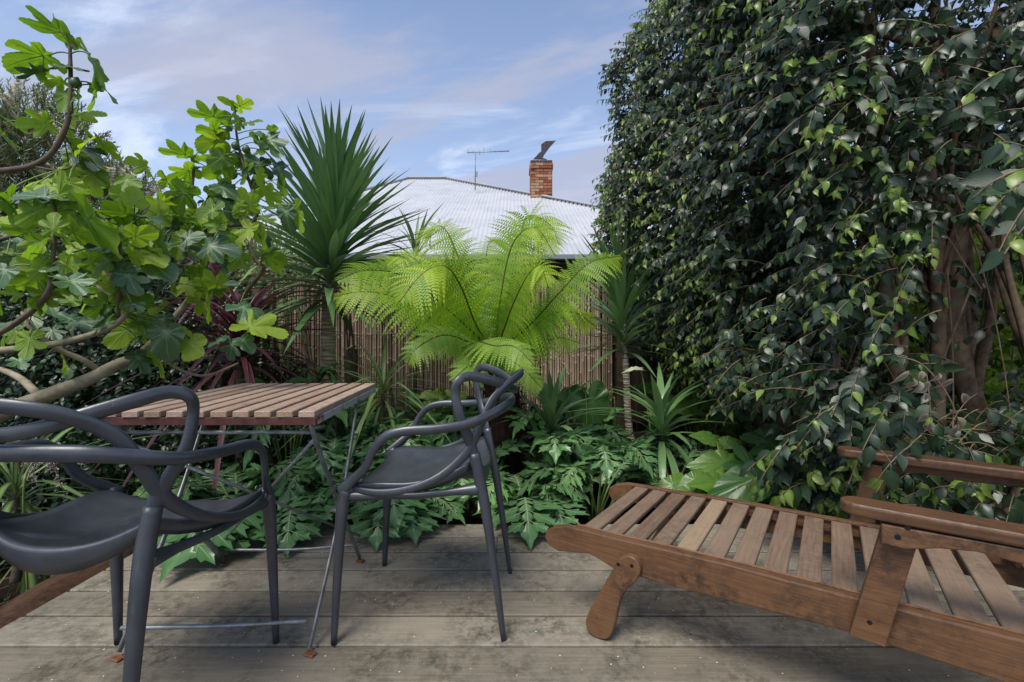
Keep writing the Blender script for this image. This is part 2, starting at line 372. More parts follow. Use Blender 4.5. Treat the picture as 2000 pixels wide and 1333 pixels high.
# ---------------------------------------------------------------- fences
FY = 4.5
def fence():
    t = thing('bamboo_screen_fence', 'brown bamboo cane screen wired to the back fence behind the tree fern', 'fence', (-.6, FY, BED))
    x0, x1, zt, zb = -2.35, .99, 1.47, .20
    var = []
    for q in range(5):
        H = zt-zb; pts = []; rad = []; vn = []; z = 0
        nodes = sorted(random.uniform(0, .25)+.29*k for k in range(5))
        r = .0095
        zs = [0]
        for nz in nodes:
            if nz < H-.03: zs += [nz-.008, nz, nz+.008]
        zs.append(H)
        zs = sorted(z for z in zs if 0 <= z <= H)
        for z in zs:
            isn = any(abs(z-n_) < 1e-6 for n_ in nodes)
            pts.append(V((random.uniform(-.001, .001), 0, z))); rad.append(r*1.16 if isn else r); vn += [1.0 if isn else 0]*6
        vs_, fs = sweep(pts, rad, 6, cap=False); var.append(mesh('cane', vs_, fs, M_cane, vein=vn))
    x = x0
    while x < x1:
        s = random.uniform(.75, 1.25); dy = random.uniform(-.004, .004)
        M = Matrix.Translation((x, FY-.045+dy, zb+random.uniform(-.012, .012))) @ Matrix.Rotation(R(random.uniform(-.5, .5)), 4, 'Y') @ Matrix.Rotation(random.uniform(0, 6), 4, 'Z') @ Matrix.Diagonal((s, s, 1+random.uniform(-.02, .012), 1))
        put('cane', random.choice(var), t, M); x += .0195*s+random.uniform(.0005, .0035)
    for z in (.42, .95, 1.36):
        vs_, fs = sweep([V((x0+i*(x1-x0)/60, FY-.058+.002*math.sin(i*2.1), z+.004*math.sin(i*.7))) for i in range(61)], .0015, 4)
        put('wire', mesh('wire', vs_, fs, M_steel), t)
    t2 = thing('paling_fence', 'dark timber paling fence along the back of the garden with horizontal rails', 'fence', (0, FY+.06, BED))
    x = -6.4
    while x < 3.6:
        put('paling', _bc.setdefault('pal', box_me('paling', 1.56, .098, .016, M_paling, .002)), t2, frame_x((0, 0, 1), (0, 1, 0), (x, FY+.045+random.choice((0, .006)), .62+random.uniform(-.01, .01)))); x += .104
    for z in (.12, -.06): plank('rail', (-6.4, FY-.02 if z > .1 else FY-.035, z), (3.6, FY-.02 if z > .1 else FY-.035, z), .09, .045, (0, 1, 0), M_paling, t2)
    for z in (.75, 1.28): plank('rail', (1.02, FY+.005, z), (3.6, FY+.005, z), .09, .045, (0, 1, 0), M_paling, t2)
    for x in (-5.4, -2.9, 1.075, 3.2): plank('post', (x, FY-.01, BED-.2), (x, FY-.01, 1.43), .09, .075, (0, 1, 0), M_paling, t2)
fence()

# ---------------------------------------------------------------- neighbour's house
def house():
    EY, EZ, RY, RZ = 8.5, CH+163*8.5/F, 17.0, CH+310*17/F
    t = thing('house', "neighbour's single storey house with a pale corrugated iron hipped roof and dark wall", 'house', (0, EY, BED))
    rx0, rx1 = (795-1000)*RY/F, (872-1000)*RY/F
    ex0, ex1 = (250-1000)*EY/F, (1640-1000)*EY/F
    M_roof = plain('pale_zinc_roofing', (.50, .505, .525), .5, (.42, .43, .45), 1.2, .4, .1, .04)
    M_ridge = plain('grey_ridge_capping', (.34, .36, .38), .5, None)
    M_wall = plain('dark_house_wall', (.028, .032, .038), .7, (.02, .02, .025), 5)
    M_gut = plain('grey_gutter_paint', (.20, .23, .24), .4, None)
    n = 12; pit = .10
    def slope(P):      # corrugated sheet, front slope
        vs_, fs = [], []
        x = ex0; cols = []
        while x <= ex1:
            if x < rx0: v1 = (x-ex0)/(rx0-ex0)
            elif x > rx1: v1 = (ex1-x)/(ex1-rx1)
            else: v1 = 1
            cols.append((x, max(0, v1))); x += pit/8
        nn = V((0, -(RZ-EZ), RY-EY)).normalized()
        for i, (x, v1) in enumerate(cols):
            h = .006*math.cos(2*math.pi*i/8)
            for v_ in (0, .5, 1):
                vv = v_*v1; p = V((x, EY+(RY-EY)*vv, EZ+(RZ-EZ)*vv))+nn*h; vs_.append(p)
        for i in range(len(cols)-1):
            for k in range(2): fs.append((i*3+k, i*3+3+k, i*3+4+k, i*3+1+k))
        return vs_, fs
    vs_, fs = slope(None)
    put('roof', mesh('roof', vs_, fs, M_roof), t); roof = bpy.data.objects['roof']
    # hidden slopes close the volume
    e = [V((ex0, EY, EZ-.03)), V((ex1, EY, EZ-.03)), V((ex1, 2*RY-EY, EZ-.03)), V((ex0, 2*RY-EY, EZ-.03)), V((rx0, RY, RZ-.04)), V((rx1, RY, RZ-.04))]
    put('roof_slope', mesh('roof_slope', e, [(1, 2, 5), (2, 3, 4, 5), (3, 0, 4), (0, 1, 2, 3)], M_roof, False), roof)
    for a, b in (((rx0, RY, RZ), (rx1, RY, RZ)), ((rx1, RY, RZ), (ex1, EY, EZ)), ((rx0, RY, RZ), (ex0, EY, EZ))):
        a, b = V(a), V(b); up = V((0, -.3, 1))
        nseg = 24; pts = [a.lerp(b, i/nseg)+V((0, 0, .05)) for i in range(nseg+1)]
        vs_, fs = sweep(pts, .085, 8, .45, lambda p: (0, 0, 1)); put('ridge_capping', mesh('ridge_capping', vs_, fs, M_ridge), roof)
        # dark patches painted as the shade in the corrugation ends under the capping
        Ld = (b-a).length; kx = max(1, int(abs(b.x-a.x)/pit)); vs_, fs = [], []
        for i in range(kx):
            p = a.lerp(b, (i+.5)/kx)+V((0, -.10, -.035)); s_ = .030; b0 = len(vs_)
            if abs(b.z-a.z) > 1: p.x -= .02
            for dx, dz in ((-s_, .035), (s_, .035), (s_*.6, -.035), (-s_*.6, -.035)): vs_.append(p+V((dx, -.02 if dz > 0 else -.045, dz)))
            fs.append((b0, b0+3, b0+2, b0+1))
        put('corrugation_shade', mesh('corrugation_shade', vs_, fs, M_bolt, False), roof)['kind'] = 'stuff'
    vs_, fs = [], []
    nn = V((0, -(RZ-EZ), RY-EY)).normalized()
    for r_ in range(1, 9):
        v_ = r_/9.5; x = ex0+(rx0-ex0)*v_+.3
        while x < ex1+(rx1-ex1)*v_-.2:
            p = V((round((x-ex0)/pit)*pit+ex0, EY+(RY-EY)*v_, EZ+(RZ-EZ)*v_))+nn*.024; b0 = len(vs_)
            for dx, dy in ((-1, -1), (1, -1), (1, 1), (-1, 1)): vs_.append(p+V((dx*.017, dy*.017, dy*.017*(RZ-EZ)/(RY-EY))))
            fs.append((b0, b0+1, b0+2, b0+3)); x += pit*6
    tag(put('roofing_screws', mesh('roofing_screws', vs_, fs, M_ridge, False), roof), kind='stuff')
    plank('gutter', (ex0-.05, EY-.07, EZ-.07), (ex1+.05, EY-.07, EZ-.07), .12, .11, (0, 0, 1), M_gut, t, .02)
    plank('fascia', (ex0, EY+.0, EZ-.11), (ex1, EY+.0, EZ-.11), .02, .16, (0, 0, 1), M_wall, t)
    y = EY+.45; z = BED-.1
    for bz in range(18):
        z0 = z+bz*.15
        if z0 > EZ-.25: break
        plank('weatherboard', (ex0+.5, y+.006*(bz % 2), z0), (ex1-.5, y+.006*(bz % 2), z0), .16, .02, (0, 1, .12), M_wall, t)
    # window in the dark wall
    fr = plank('window', (.9, y-.03, 1.5), (2.3, y-.03, 1.5), .04, 1.0, (0, 0, 1), M_gut, t)
    gl = plain('dark_glass', (.01, .012, .015), .05, None, spec=.8)
    plank('pane', (.95, y-.055, 1.5), (1.58, y-.055, 1.5), .012, .9, (0, 0, 1), gl, fr); plank('pane', (1.63, y-.055, 1.5), (2.25, y-.055, 1.5), .012, .9, (0, 0, 1), gl, fr)
    # little vent pipe
    vs_, fs = sweep([V((-1.62, 9.0, 2.6)), V((-1.62, 9.0, 3.02))], .018, 6); put('vent_pipe', mesh('vent_pipe', vs_, fs, M_steel), roof)
    # chimney
    CY = 13.6; s = CY/F; cx0, cx1 = 37*s, 78*s; top = CH+(HZ-313)*s; bot = top-1.75; wd = cx1-cx0
    ch = put('chimney', box_me('chimney', wd-.03, wd-.03, top-bot-.03, plain('chimney_mortar', (.30, .27, .22), .9, (.16, .13, .11), 12), 0), t, Matrix.Translation(((cx0+cx1)/2, CY+wd/2, (top+bot)/2)))
    cols_ = [plain('orange_brick', (.33, .14, .065), .85, (.20, .085, .05), 14, .2), plain('red_brick', (.24, .075, .05), .85, (.15, .05, .04), 14, .2), plain('buff_brick', (.40, .27, .17), .85, (.26, .17, .11), 14, .2), plain('sooty_brick', (.09, .06, .05), .9, (.05, .04, .035), 14, .2)]
    bh = .0855; nb = int((top-bot)/bh); bl = wd/2.5
    bms = [[box_me('brick', l, .11, bh-.011, c_, .004) for c_ in cols_] for l in (bl-.011, bl/2-.011)]
    for r_ in range(nb):
        z0 = top-bh/2-r_*bh; out_ = .025 if r_ in (1, 2) else 0
        for face in range(4):
            if face == 2: continue
            M0 = Matrix.Translation(((cx0+cx1)/2, CY+wd/2, z0)) @ Matrix.Rotation(face*math.pi/2, 4, 'Z')
            u = -wd/2; seq = ([1, 0, 0] if r_ % 2 else [0, 0, 1])
            if face in (1, 3): seq = seq[::-1]
            for k_ in seq:
                l = bl if k_ == 0 else bl/2
                ci = 3 if r_ == 0 else random.choices((0, 1, 2, 3), (5, 4, 2, .7))[0]
                put('brick', bms[k_][ci], ch, M0 @ Matrix.Translation((u+l/2, -wd/2+.045-out_-random.uniform(0, .005), 0))); u += l
    # bent metal cowl
    def P(px, py, dy=0): q = at(px, py, CY+wd/2+dy); return q
    M_cowl = plain('dark_sheet_metal', (.045, .035, .04), .45, (.08, .06, .06), 15, .5, .5)
    prof = [(1041, 312), (1053, 299), (1057, 296), (1057, 282), (1066, 276), (1086, 275), (1074, 288), (1063, 303), (1060, 309), (1068, 311), (1068, 313)]
    vv = [P(a, b, -.14) for a, b in prof]+[P(a, b, .14) for a, b in prof]; n_ = len(prof)
    for i_ in (5, ): vv[i_].x += 0
    ff = [tuple(range(n_)), tuple(range(2*n_-1, n_-1, -1))]+[(i, i+n_, (i+1) % n_+n_, (i+1) % n_) for i in range(n_)]
    put('cowl', mesh('cowl', vv, ff, M_cowl, False), ch)
    # antenna
    AY = 14.2
    def A(px, py, dy=0): return at(px, py, AY+dy)
    mast = sweep([A(928, 372), A(928.6, 297)], .017, 6)
    an = put('antenna', mesh('antenna', *mast, M_steel), t)
    put('boom', mesh('boom', *sweep([A(912, 298.5), A(994, 295.5)], .016, 6), M_steel), an)
    for px, hh in ((914, 8), (924, 4), (937, 6), (945, 9), (957, 8), (968, 3), (980, 3), (993, 4)):
        py = 298.5-(px-912)*3/82
        put('element', mesh('element', *sweep([A(px, py-hh), A(px, py+(6 if px == 937 else 2))], .007, 4), M_steel), an)
        put('element', mesh('element', *sweep([A(px, py, -.35), A(px, py, .35)], .007, 4), M_steel), an)
    plank('junction_box', A(931, 336), A(931, 345), .06, .06, (0, 1, 0), M_steel, an)
house()

# ---------------------------------------------------------------- armchairs
def chair(label, loc, rz):
    t = thing('armchair', label, 'armchair', loc, rz, 'moulded plastic armchairs on the deck')
    rad = lambda p: (p.x, p.y+.02, 0)
    mir = lambda pts: [(-a, b, c) for a, b, c in pts]
    def band(name, pts, r, flat=.55, n=7, ref=rad):
        r = [q*.9 for q in r]
        vs_, fs = sweep(crom(pts, n), r, 14, flat, ref); put(name, mesh(name, vs_, fs, M_plast), t, local=True)
    # seat shell
    nu, nv = 22, 20; top, bot = [], []
    def S(u, v):    # u -1..1 across, v 0 front..1 back
        hw = .222+.010*math.sin(v*3.1)-.046*v*v; hw = hw-.03*max(0, .1-v)*10*.3
        y = .235-.425*v-.018*(u*u)*(1-v)*1.4+.04*(u*u)*v*1.0
        if v > .8: y += .0
        z = .452+.030*max(0, v-.45)**1.6*2.4*(1+.9*u*u)+.030*abs(u)**3*(1-.25*v)-.016*math.sin(math.pi*min(1, v*1.05))*(1-u*u)-.02*max(0, .12-v)/.12*(1-abs(u)**4*.5)+.006*max(0, v-.85)/.15
        return V((u*hw, y, z))
    vs_ = []; G = []
    for j in range(nv+1):
        for i in range(nu+1): vs_.append(S(-1+2*i/nu, j/nv))
    fs = [(j*(nu+1)+i, j*(nu+1)+i+1, (j+1)*(nu+1)+i+1, (j+1)*(nu+1)+i) for j in range(nv) for i in range(nu)]
    fs = [f[::-1] for f in fs]
    rim = [j for j in range(nu+1)]+[(nu+1)*j+nu for j in range(1, nv+1)]+[(nu+1)*nv+i for i in range(nu-1, -1, -1)]+[(nu+1)*j for j in range(nv-1, 0, -1)]
    def ring(off_in, dz):
        b0 = len(vs_)
        for q in rim:
            p = vs_[q]; back = max(0, (-.10-p.y)/.09); fr = max(0, (p.y-.12)/.1)
            d = dz*(1+.55*min(1, back)*math.cos(min(1, abs(p.x)/.2)*math.pi/2))
            vs_.append(V((p.x*(1-off_in/.22), p.y*(1-off_in/.22), p.z-d)))
        return b0
    r1, r2, r3, r4 = ring(-.004, .006), ring(-.002, .022), ring(.004, .036), ring(.02, .034)
    n = len(rim)
    pr = rim
    for rr in (r1, r2, r3, r4):
        cur = [rr+i for i in range(n)]
        for i in range(n): fs.append((pr[i], pr[(i+1) % n], cur[(i+1) % n], cur[i]))
        pr = cur
    c0 = len(vs_); vs_.append(V((0, 0, .425)))
    for i in range(n): fs.append((pr[i], pr[(i+1) % n], c0))
    bm = bmesh.new(); me = mesh('seat', vs_, fs, M_plast); bm.from_mesh(me); bmesh.ops.recalc_face_normals(bm, faces=bm.faces); bm.to_mesh(me); bm.free()
    me.polygons.foreach_set('use_smooth', [True]*len(me.polygons)); put('seat', me, t, local=True)
    for s in (1, -1):
        f = (lambda p: p) if s == 1 else mir
        # front leg, rear leg continuing into the eared outline of the back
        band('leg', f([(.234, .252, 0), (.230, .243, .2), (.226, .232, .38), (.222, .222, .448), (.218, .20, .462)]), [.0115, .0165, .022, .026, .02], .85)
        band('leg', f([(.196, -.252, 0), (.192, -.225, .2), (.188, -.198, .38), (.186, -.180, .47), (.190, -.163, .56)]), [.0105, .0145, .019, .021, .019], .8)
        # brace under the seat that meets the legs
        band('seat_rail', f([(.219, .215, .435), (.222, .10, .438), (.215, 0, .438), (.196, -.10, .445), (.185, -.175, .45)]), [.020, .012, .011, .013, .022], .9, ref=lambda p: (1, 0, 0))
    A = [(.219, .225, .462), (.236, .13, .452), (.243, .04, .462), (.238, -.04, .488), (.220, -.10, .525), (.200, -.150, .580), (.178, -.185, .665), (.155, -.215, .735), (.110, -.262, .785), (.055, -.293, .808), (0, -.302, .815)]
    B = [(.188, -.168, .52), (.196, -.155, .585), (.232, -.128, .68), (.238, -.112, .765), (.236, -.122, .806), (.212, -.150, .820), (.180, -.195, .808), (.125, -.243, .785), (.065, -.274, .762), (0, -.283, .752)]
    D = [(.222, .235, .452), (.236, .196, .487), (.256, .150, .530), (.268, .120, .590), (.272, .085, .632), (.270, .03, .650), (.258, -.06, .655), (.232, -.140, .664), (.196, -.196, .682), (.12, -.25, .705), (0, -.27, .712)]
    A, B, D = [[(x, y, z-(.024*(z-.56)/.25 if z > .56 else 0)) for x, y, z in q] for q in (A, B, D)]
    band('back_band', A+mir(A)[-2::-1], [.012, .012, .012, .013, .015, .0175, .017, .0165, .016, .016, .016, .016, .016, .0165, .017, .0175, .015, .013, .012, .012, .012], .5)
    band('back_band', B+mir(B)[-2::-1], [.019, .0185, .0165, .015, .015, .016, .017, .017, .016, .0155, .016, .017, .017, .016, .015, .015, .0165, .0185, .019], .5)
    band('arm_band', D+mir(D)[-2::-1], [.024, .018, .0155, .0145, .0155, .016, .0155, .016, .017, .0185, .018, .0185, .017, .016, .0155, .016, .0155, .0145, .0155, .018, .024], .66)
    return t
chair('charcoal plastic armchair of looping bands with its back to the viewer, by the slatted table', (-.937, 1.108, 0), R(.5))
chair('charcoal plastic armchair of looping bands standing side on between the table and the wooden lounger', (-.268, 1.578, 0), R(90-2.5))

# ---------------------------------------------------------------- folding table
def table():
    TZ = .71; rot = R(3.5)
    O = V((-.538, 1.245, 0)); ax = V((-math.cos(rot), -math.sin(rot)*-.0, 0)).normalized(); ay = V((-math.sin(rot)*1.35, math.cos(rot), 0)).normalized()
    W, D = .60, .755
    t = thing('folding_table', 'folding garden table with weathered timber slats on a rusty steel frame and thin crossed legs', 'table', O+ax*W/2+ay*D/2)
    n = 10; p_ = W/n
    for i in range(n):
        a = O+ax*(p_*(i+.5)-.008)+V((0, 0, TZ-.009)); j = random.uniform(-.002, .002)
        plank('slat', a+ay*(-.006+j), a+ay*(D+.006+j), .043, .018, (0, 0, 1), M_tslat, t, .0022)
    z = TZ-.018-.0105
    plank('frame_rail', O+ax*-.002+V((0, 0, z)), O+ax*(W-.01)+V((0, 0, z)), .006, .021, (0, 0, 1), M_rust, t, .001)
    plank('frame_rail', O+ay*D+V((0, 0, z)), O+ay*D+ax*(W-.01)+V((0, 0, z)), .006, .021, (0, 0, 1), M_rust, t, .001)
    for u in (-.001, W-.012): plank('frame_rail', O+ax*u+ay*.004+V((0, 0, z)), O+ax*u+ay*(D-.004)+V((0, 0, z)), .006, .021, (0, 0, 1), M_rustside, t, .001)
    def rod(name, pts, r, flat=1, mat=M_steel, sub=4): 
        vs_, fs = sweep(crom(pts, sub) if len(pts) > 2 else [V(p) for p in pts], r, 8, flat, lambda p: (1, 0, 0)); return put(name, mesh(name, vs_, fs, mat), t)
    zt = TZ-.052
    for s, (n0, f0) in enumerate((((-.585, 1.318), (-.622, 1.862)), ((-1.122, 1.30), (-1.158, 1.838)))):
        xo = (-.555, -1.118)[s]; 
        nt_ = V((xo, 1.272, zt-.012)); ft = V((xo-.035, 1.735, zt-.008))
        nf, ff = V((n0[0], n0[1], .012)), V((f0[0], f0[1], .012))
        if s == 1: nt_.x += .0
        # leg that rises from the near foot to the far side, and the one crossing it
        m1 = nf.lerp(ft, .5)+V((.012, 0, 0)); m2 = nt_.lerp(ff, .5)-V((.006, 0, 0))
        a = rod('leg', [nf, m1, ft], .0095, .5); b = rod('leg', [nt_+V((0, -.0, .03)), nt_, m2, ff], .0105 if s == 0 else .013, .5)
        for q, leg in ((nf, a), (ff, b)): 
            me = box_me('foot', .034, .022, .006, M_foot, .002); put('foot', me, leg, frame_x((.9, -.3, 0), (0, 0, 1), q+V((.006, -.012, -.008))))
        c = (nf+ft)/2; put('pivot_bolt', mesh('pivot_bolt', *sweep([c-V((.02, 0, 0)), c+V((.02, 0, 0))], .006, 8), M_steel), t)
        rod('bracket', [ft+V((-.002, -.0, .0)), ft+V((-.004, .03, .03)), ft+V((-.006, .055, .042))], .008, .6)
        rod('bracket', [nt_+V((0, .0, .012)), nt_+V((0, .07, .004))], .005)
    L1, R1 = V((-1.118, 1.272, zt-.012)), V((-.555, 1.272, zt-.012)); LF, RF = V((-1.158, 1.838, .10)), V((-.622, 1.862, .10))
    rod('cross_rod', [L1, R1], .0055); rod('cross_rod', [V((-1.155, 1.735, zt-.01)), V((-.59, 1.735, zt-.01))], .005)
    rod('cross_rod', [L1+V((.01, .01, -.02)), RF], .0055); rod('cross_rod', [R1+V((0, .015, -.02)), LF], .0055)
    rod('cross_rod', [LF+V((0, 0, -.045)), V((-.89, 1.85, .05)), RF+V((0, 0, -.035))], .0055)
    rod('cross_rod', [V((-1.120, 1.306, .078)), V((-.85, 1.312, .080)), V((-.595, 1.322, .088))], .006)
table()

# ---------------------------------------------------------------- steamer lounger
def lounger():
    al = R(35); d = V((math.cos(al), -math.sin(al), 0)); pp = V((math.sin(al), math.cos(al), 0)); O = V((.341, 1.365, 0)); W = .527
    def TZ(px, py, off=0):     # pixel to (t, z) in the vertical plane of the near rail moved outward by off
        o = O-pp*off; r = (px-1000)/F; t_ = (o.y*r-o.x)/(d.x-d.y*r); Y = o.y+d.y*t_; return t_, CH-(py-HZ)*Y/F
    t = thing('steamer_lounger', 'brown hardwood steamer lounger with slatted seat and flat arms standing on the deck', 'lounger', O+d*.3+pp*W/2)
    def M(off): return frame_x(d, (0, 0, 1), O-pp*off)       # local x along rail, y = towards far side, z up
    # frame_x gives y = z cross x
    s_y = 1 if (V((0, 0, 1)).cross(d)).dot(pp) > 0 else -1
    topp = [TZ(*q) for q in ((1085, 1027), (1110, 1026), (1150, 1035), (1211, 1050.5), (1312, 1073), (1425, 1100), (1537, 1129), (1669, 1163), (1759, 1185.5), (1880, 1216), (2000, 1246))]
    bott = [TZ(*q) for q in ((1660, 1231), (1537, 1199), (1420, 1169), (1330, 1146), (1240, 1121), (1200, 1107), (1180, 1094), (1155, 1080), (1125, 1077), (1095, 1075), (1075, 1063), (1067, 1046), (1071, 1034))]
    def zt(x):
        for (a, za), (b, zb) in zip(topp, topp[1:]):
            if x <= b: return za+(zb-za)*(x-a)/(b-a)
        return topp[-1][1]
    xe, ze = 1.42, topp[-1][1]-.01
    outl = topp+[(1.15, ze+.005), (xe, ze), (xe, ze-.085), (1.0, ze-.088), (.8, ze-.085)]+[b for b in bott if b[0] < .78]
    th = .026
    rails = []
    for off in (-th/2*0, -(W)): 
        r = put('side_rail', prism_me('side_rail', outl, th, M_loung, .004), t, M(off)); rails.append(r)
    inner = (th/2, W-th/2)
    # ledge strips carrying the slats and slats
    for off in (th/2+.008, W-th/2-.008):
        vs_, fs = sweep([O+pp*off+d*x+V((0, 0, zt(x)-.030)) for x in [-.17+i*.1 for i in range(15)]], .011, 4, 1, lambda p: (.7, .7, 1)); put('slat_support', mesh('slat_support', vs_, fs, M_loung, False), t)
    for off in (th/2+.006, W-th/2-.006):
        vs_, fs = sweep([O+pp*off+d*x+V((0, 0, zt(x)-.0025)) for x in [-.17+i*.05 for i in range(23)]], .0055, 6, 1, lambda p: (0, 0, 1)); put('rail_trim', mesh('rail_trim', vs_, fs, M_loung, False), t)
    for i in range(15):
        x0 = -.153+.073*i; x = x0+.0265; 
        if x > .87: break
        zz_ = zt(x)-.010; tilt = (zt(x+.02)-zt(x-.02))/.04
        a = O+d*x+pp*(th/2+.010)+V((0, 0, zz_+random.uniform(-.001, .001))); b = O+d*x+pp*(W-th/2-.010)+V((0, 0, zz_))
        up = V((-d.x*tilt, -d.y*tilt, 1))
        wd = .053 if i < 11 else .058
        s = plank('slat', a, b, wd, .014, up, M_pale if i == 4 else M_loung_s, t, .0025)
        if i == 4: s['label'] = 'pale sun-bleached slat'
    # curved front legs
    foot = TZ(1173, 1228, .02); piv = TZ(1222, 1080, .02)
    def P2(px, py): return TZ(px, py, .022)
    lo = [P2(*q) for q in ((1207, 1084), (1214, 1072), (1228, 1067), (1243, 1072), (1252, 1086), (1253, 1102), (1245, 1118), (1228, 1133), (1216, 1152), (1209, 1178), (1204, 1202), (1197, 1222), (1188, 1230), (1168, 1227), (1152, 1213), (1148, 1198), (1151, 1184), (1162, 1160), (1180, 1130), (1196, 1102))]
    lo = [(p.x, p.y) for p in crom([V((x, z, 0)) for x, z in lo+lo[:1]], 3)[:-1]]
    mz = min(z for x, z in lo); lo = [(x, z-mz+.001) for x, z in lo]
    for off in (.0265, -(W+.0265)):
        lg = put('leg', prism_me('leg', lo, .026, M_loung, .005, 3), t, M(off))
        for q in ((1212, 1098), (1238, 1101)):
            x, z = P2(*q); o_ = off+.0130*(1 if off > 0 else -1); c = O-pp*o_+d*x+V((0, 0, z)); put('bolt', mesh('bolt', *sweep([c-pp*.0006, c+pp*.002], .0055, 12), M_bolt, False), lg)
    # arms: post, apron, flat arm
    off = .027
    def P3(px, py, o_=off): return TZ(px, py, o_)
    post = [P3(*q) for q in ((1724, 1018), (1800, 1040), (1789, 1066), (1728, 1261), (1658, 1236))]
    apr = [P3(*q) for q in ((1719, 1013), (2000, 1062), (2000, 1093), (1900, 1066), (1830, 1060), (1765, 1062), (1719, 1051))]
    dx = apr[1][0]; apr = apr[:2]+[(1.30, apr[1][1]-.006), (1.30, apr[2][1]+.01)]+apr[2:]
    armz = [P3(*q) for q in ((1640, 985), (1700, 1004), (1850, 1035), (2000, 1059))]
    az = armz[1][1]+.014
    slope_ = (armz[3][1]-armz[1][1])/(armz[3][0]-armz[1][0]); print('arm', armz, slope_)
    slope_ = max(-.03, min(.03, slope_))
    x0 = armz[0][0]
    # arm plan outline with a rounded nose
    L_ = .80; wd = .068; pl = []
    for i in range(9): a = math.pi/2+math.pi*i/8; pl.append((.034+.034*math.cos(a), wd/2*math.sin(a)))
    pl += [(L_*.6, -wd/2*1.1), (L_, -wd/2), (L_, wd/2), (L_*.6, wd/2*1.1)]
    me = prism_me('arm', pl, .028, M_loung, .007, 3)
    post2 = None
    for sgn, o_ in ((1, off), (-1, -(W+off))):
        MM = M(o_)
        p = put('arm_post', prism_me('arm_post', post, .024, M_loung, .003), t, MM)
        for q in ((1698, 1211),):
            x, z = P3(*q); c = O-pp*(o_+sgn*.012)+d*x+V((0, 0, z)); put('bolt', mesh('bolt', *sweep([c-pp*.0006, c+pp*.002], .005, 12), M_bolt, False), p)
        a = put('arm_apron', prism_me('arm_apron', apr, .022, M_loung, .003), t, M(o_+sgn*.0245))
        for q in ((1771, 1027), (1752, 1046)):
            x, z = P3(*q, off+.024); c = O-pp*(o_+sgn*.0355)+d*x+V((0, 0, z)); put('bolt', mesh('bolt', *sweep([c-pp*.0006, c+pp*.002], .0058, 12), M_bolt, False), a)
        Ma = frame_x(d+V((0, 0, slope_)), pp, O-pp*(o_+sgn*.006)+d*x0+V((0, 0, az))) ; put('arm', me, t, Ma)
        # rear post slanting back
        xr = 1.02; zz0 = az-.02
        q = [(xr, zz0), (xr+.062, zz0), (xr+.145, ze-.09), (xr+.075, ze-.09)]
        put('arm_post', prism_me('arm_post', q, .024, M_loung, .003), t, MM)
    # back legs under the head end
    for o_ in (.026, -(W+.026)):
        put('leg', prism_me('leg', [(1.22, ze-.02), (1.29, ze-.02), (1.31, .0), (1.25, .0)], .026, M_loung, .004), t, M(o_))
    # raised backrest
    bx, bz = .90, zt(.9)+.004; ang = R(33); u = V((d.x*math.cos(ang), d.y*math.cos(ang), math.sin(ang))); nrm = V((-d.x*math.sin(ang), -d.y*math.sin(ang), math.cos(ang)))
    for off_ in (.045, W-.045): plank('backrest_rail', O+d*bx+pp*off_+V((0, 0, bz-.02)), O+d*bx+pp*off_+V((0, 0, bz-.02))+u*.66, .03, .045, nrm, M_loung, t, .005)
    for i in range(9):
        c = O+d*bx+V((0, 0, bz+.006))+u*(.03+.073*i); plank('slat', c+pp*.035, c+pp*(W-.035), .056, .014, nrm, M_loung_s, t, .0025)
lounger()

# ---------------------------------------------------------------- leaf shapes
def quad(B, Cc, T, n):
    return [B*(1-t)**2+Cc*2*t*(1-t)+T*t*t for t in [i/n for i in range(n+1)]]
def side_frames(pts, up=V((0, 0, 1)), roll=0):
    fr = []; prev = None
    for i, p in enumerate(pts):
        t = (pts[min(i+1, len(pts)-1)]-pts[max(i-1, 0)]).normalized()
        s = t.cross(up)
        if s.length < .15 and prev is not None: s = prev-t*prev.dot(t)
        if s.length < 1e-4: s = t.orthogonal()
        s.normalize()
        if prev is not None and s.dot(prev) < 0: s = -s
        prev = s.copy()
        if roll: s = Matrix.Rotation(roll, 3, t) @ s
        fr.append((p, t, s, s.cross(t)))
    return fr
def blade(pts, wd, fold=.25, prof=None, roll=0, base=.55, peak=.4, twist=0):
    """strap or sword leaf along pts: V section, returns vs, fs, vein"""
    vs_, fs, vn = [], [], []; n = len(pts)-1
    fr = side_frames(pts, roll=roll)
    for i, (p, t, s, u) in enumerate(fr):
        x = i/n; w_ = (base+(1-base)*min(1, x/peak)) if x < peak else max(.02, 1-((x-peak)/(1-peak))**1.7)
        w_ *= wd/2
        if twist: s = Matrix.Rotation(twist*x, 3, t) @ s; u = s.cross(t)
        f_ = fold*(1-.6*x)
        vs_ += [p-s*w_+u*w_*f_, p, p+s*w_+u*w_*f_]; vn += [0, .8, 0]
    for i in range(n):
        a = i*3; fs += [(a, a+1, a+4, a+3), (a+1, a+2, a+5, a+4)]
    return vs_, fs, vn
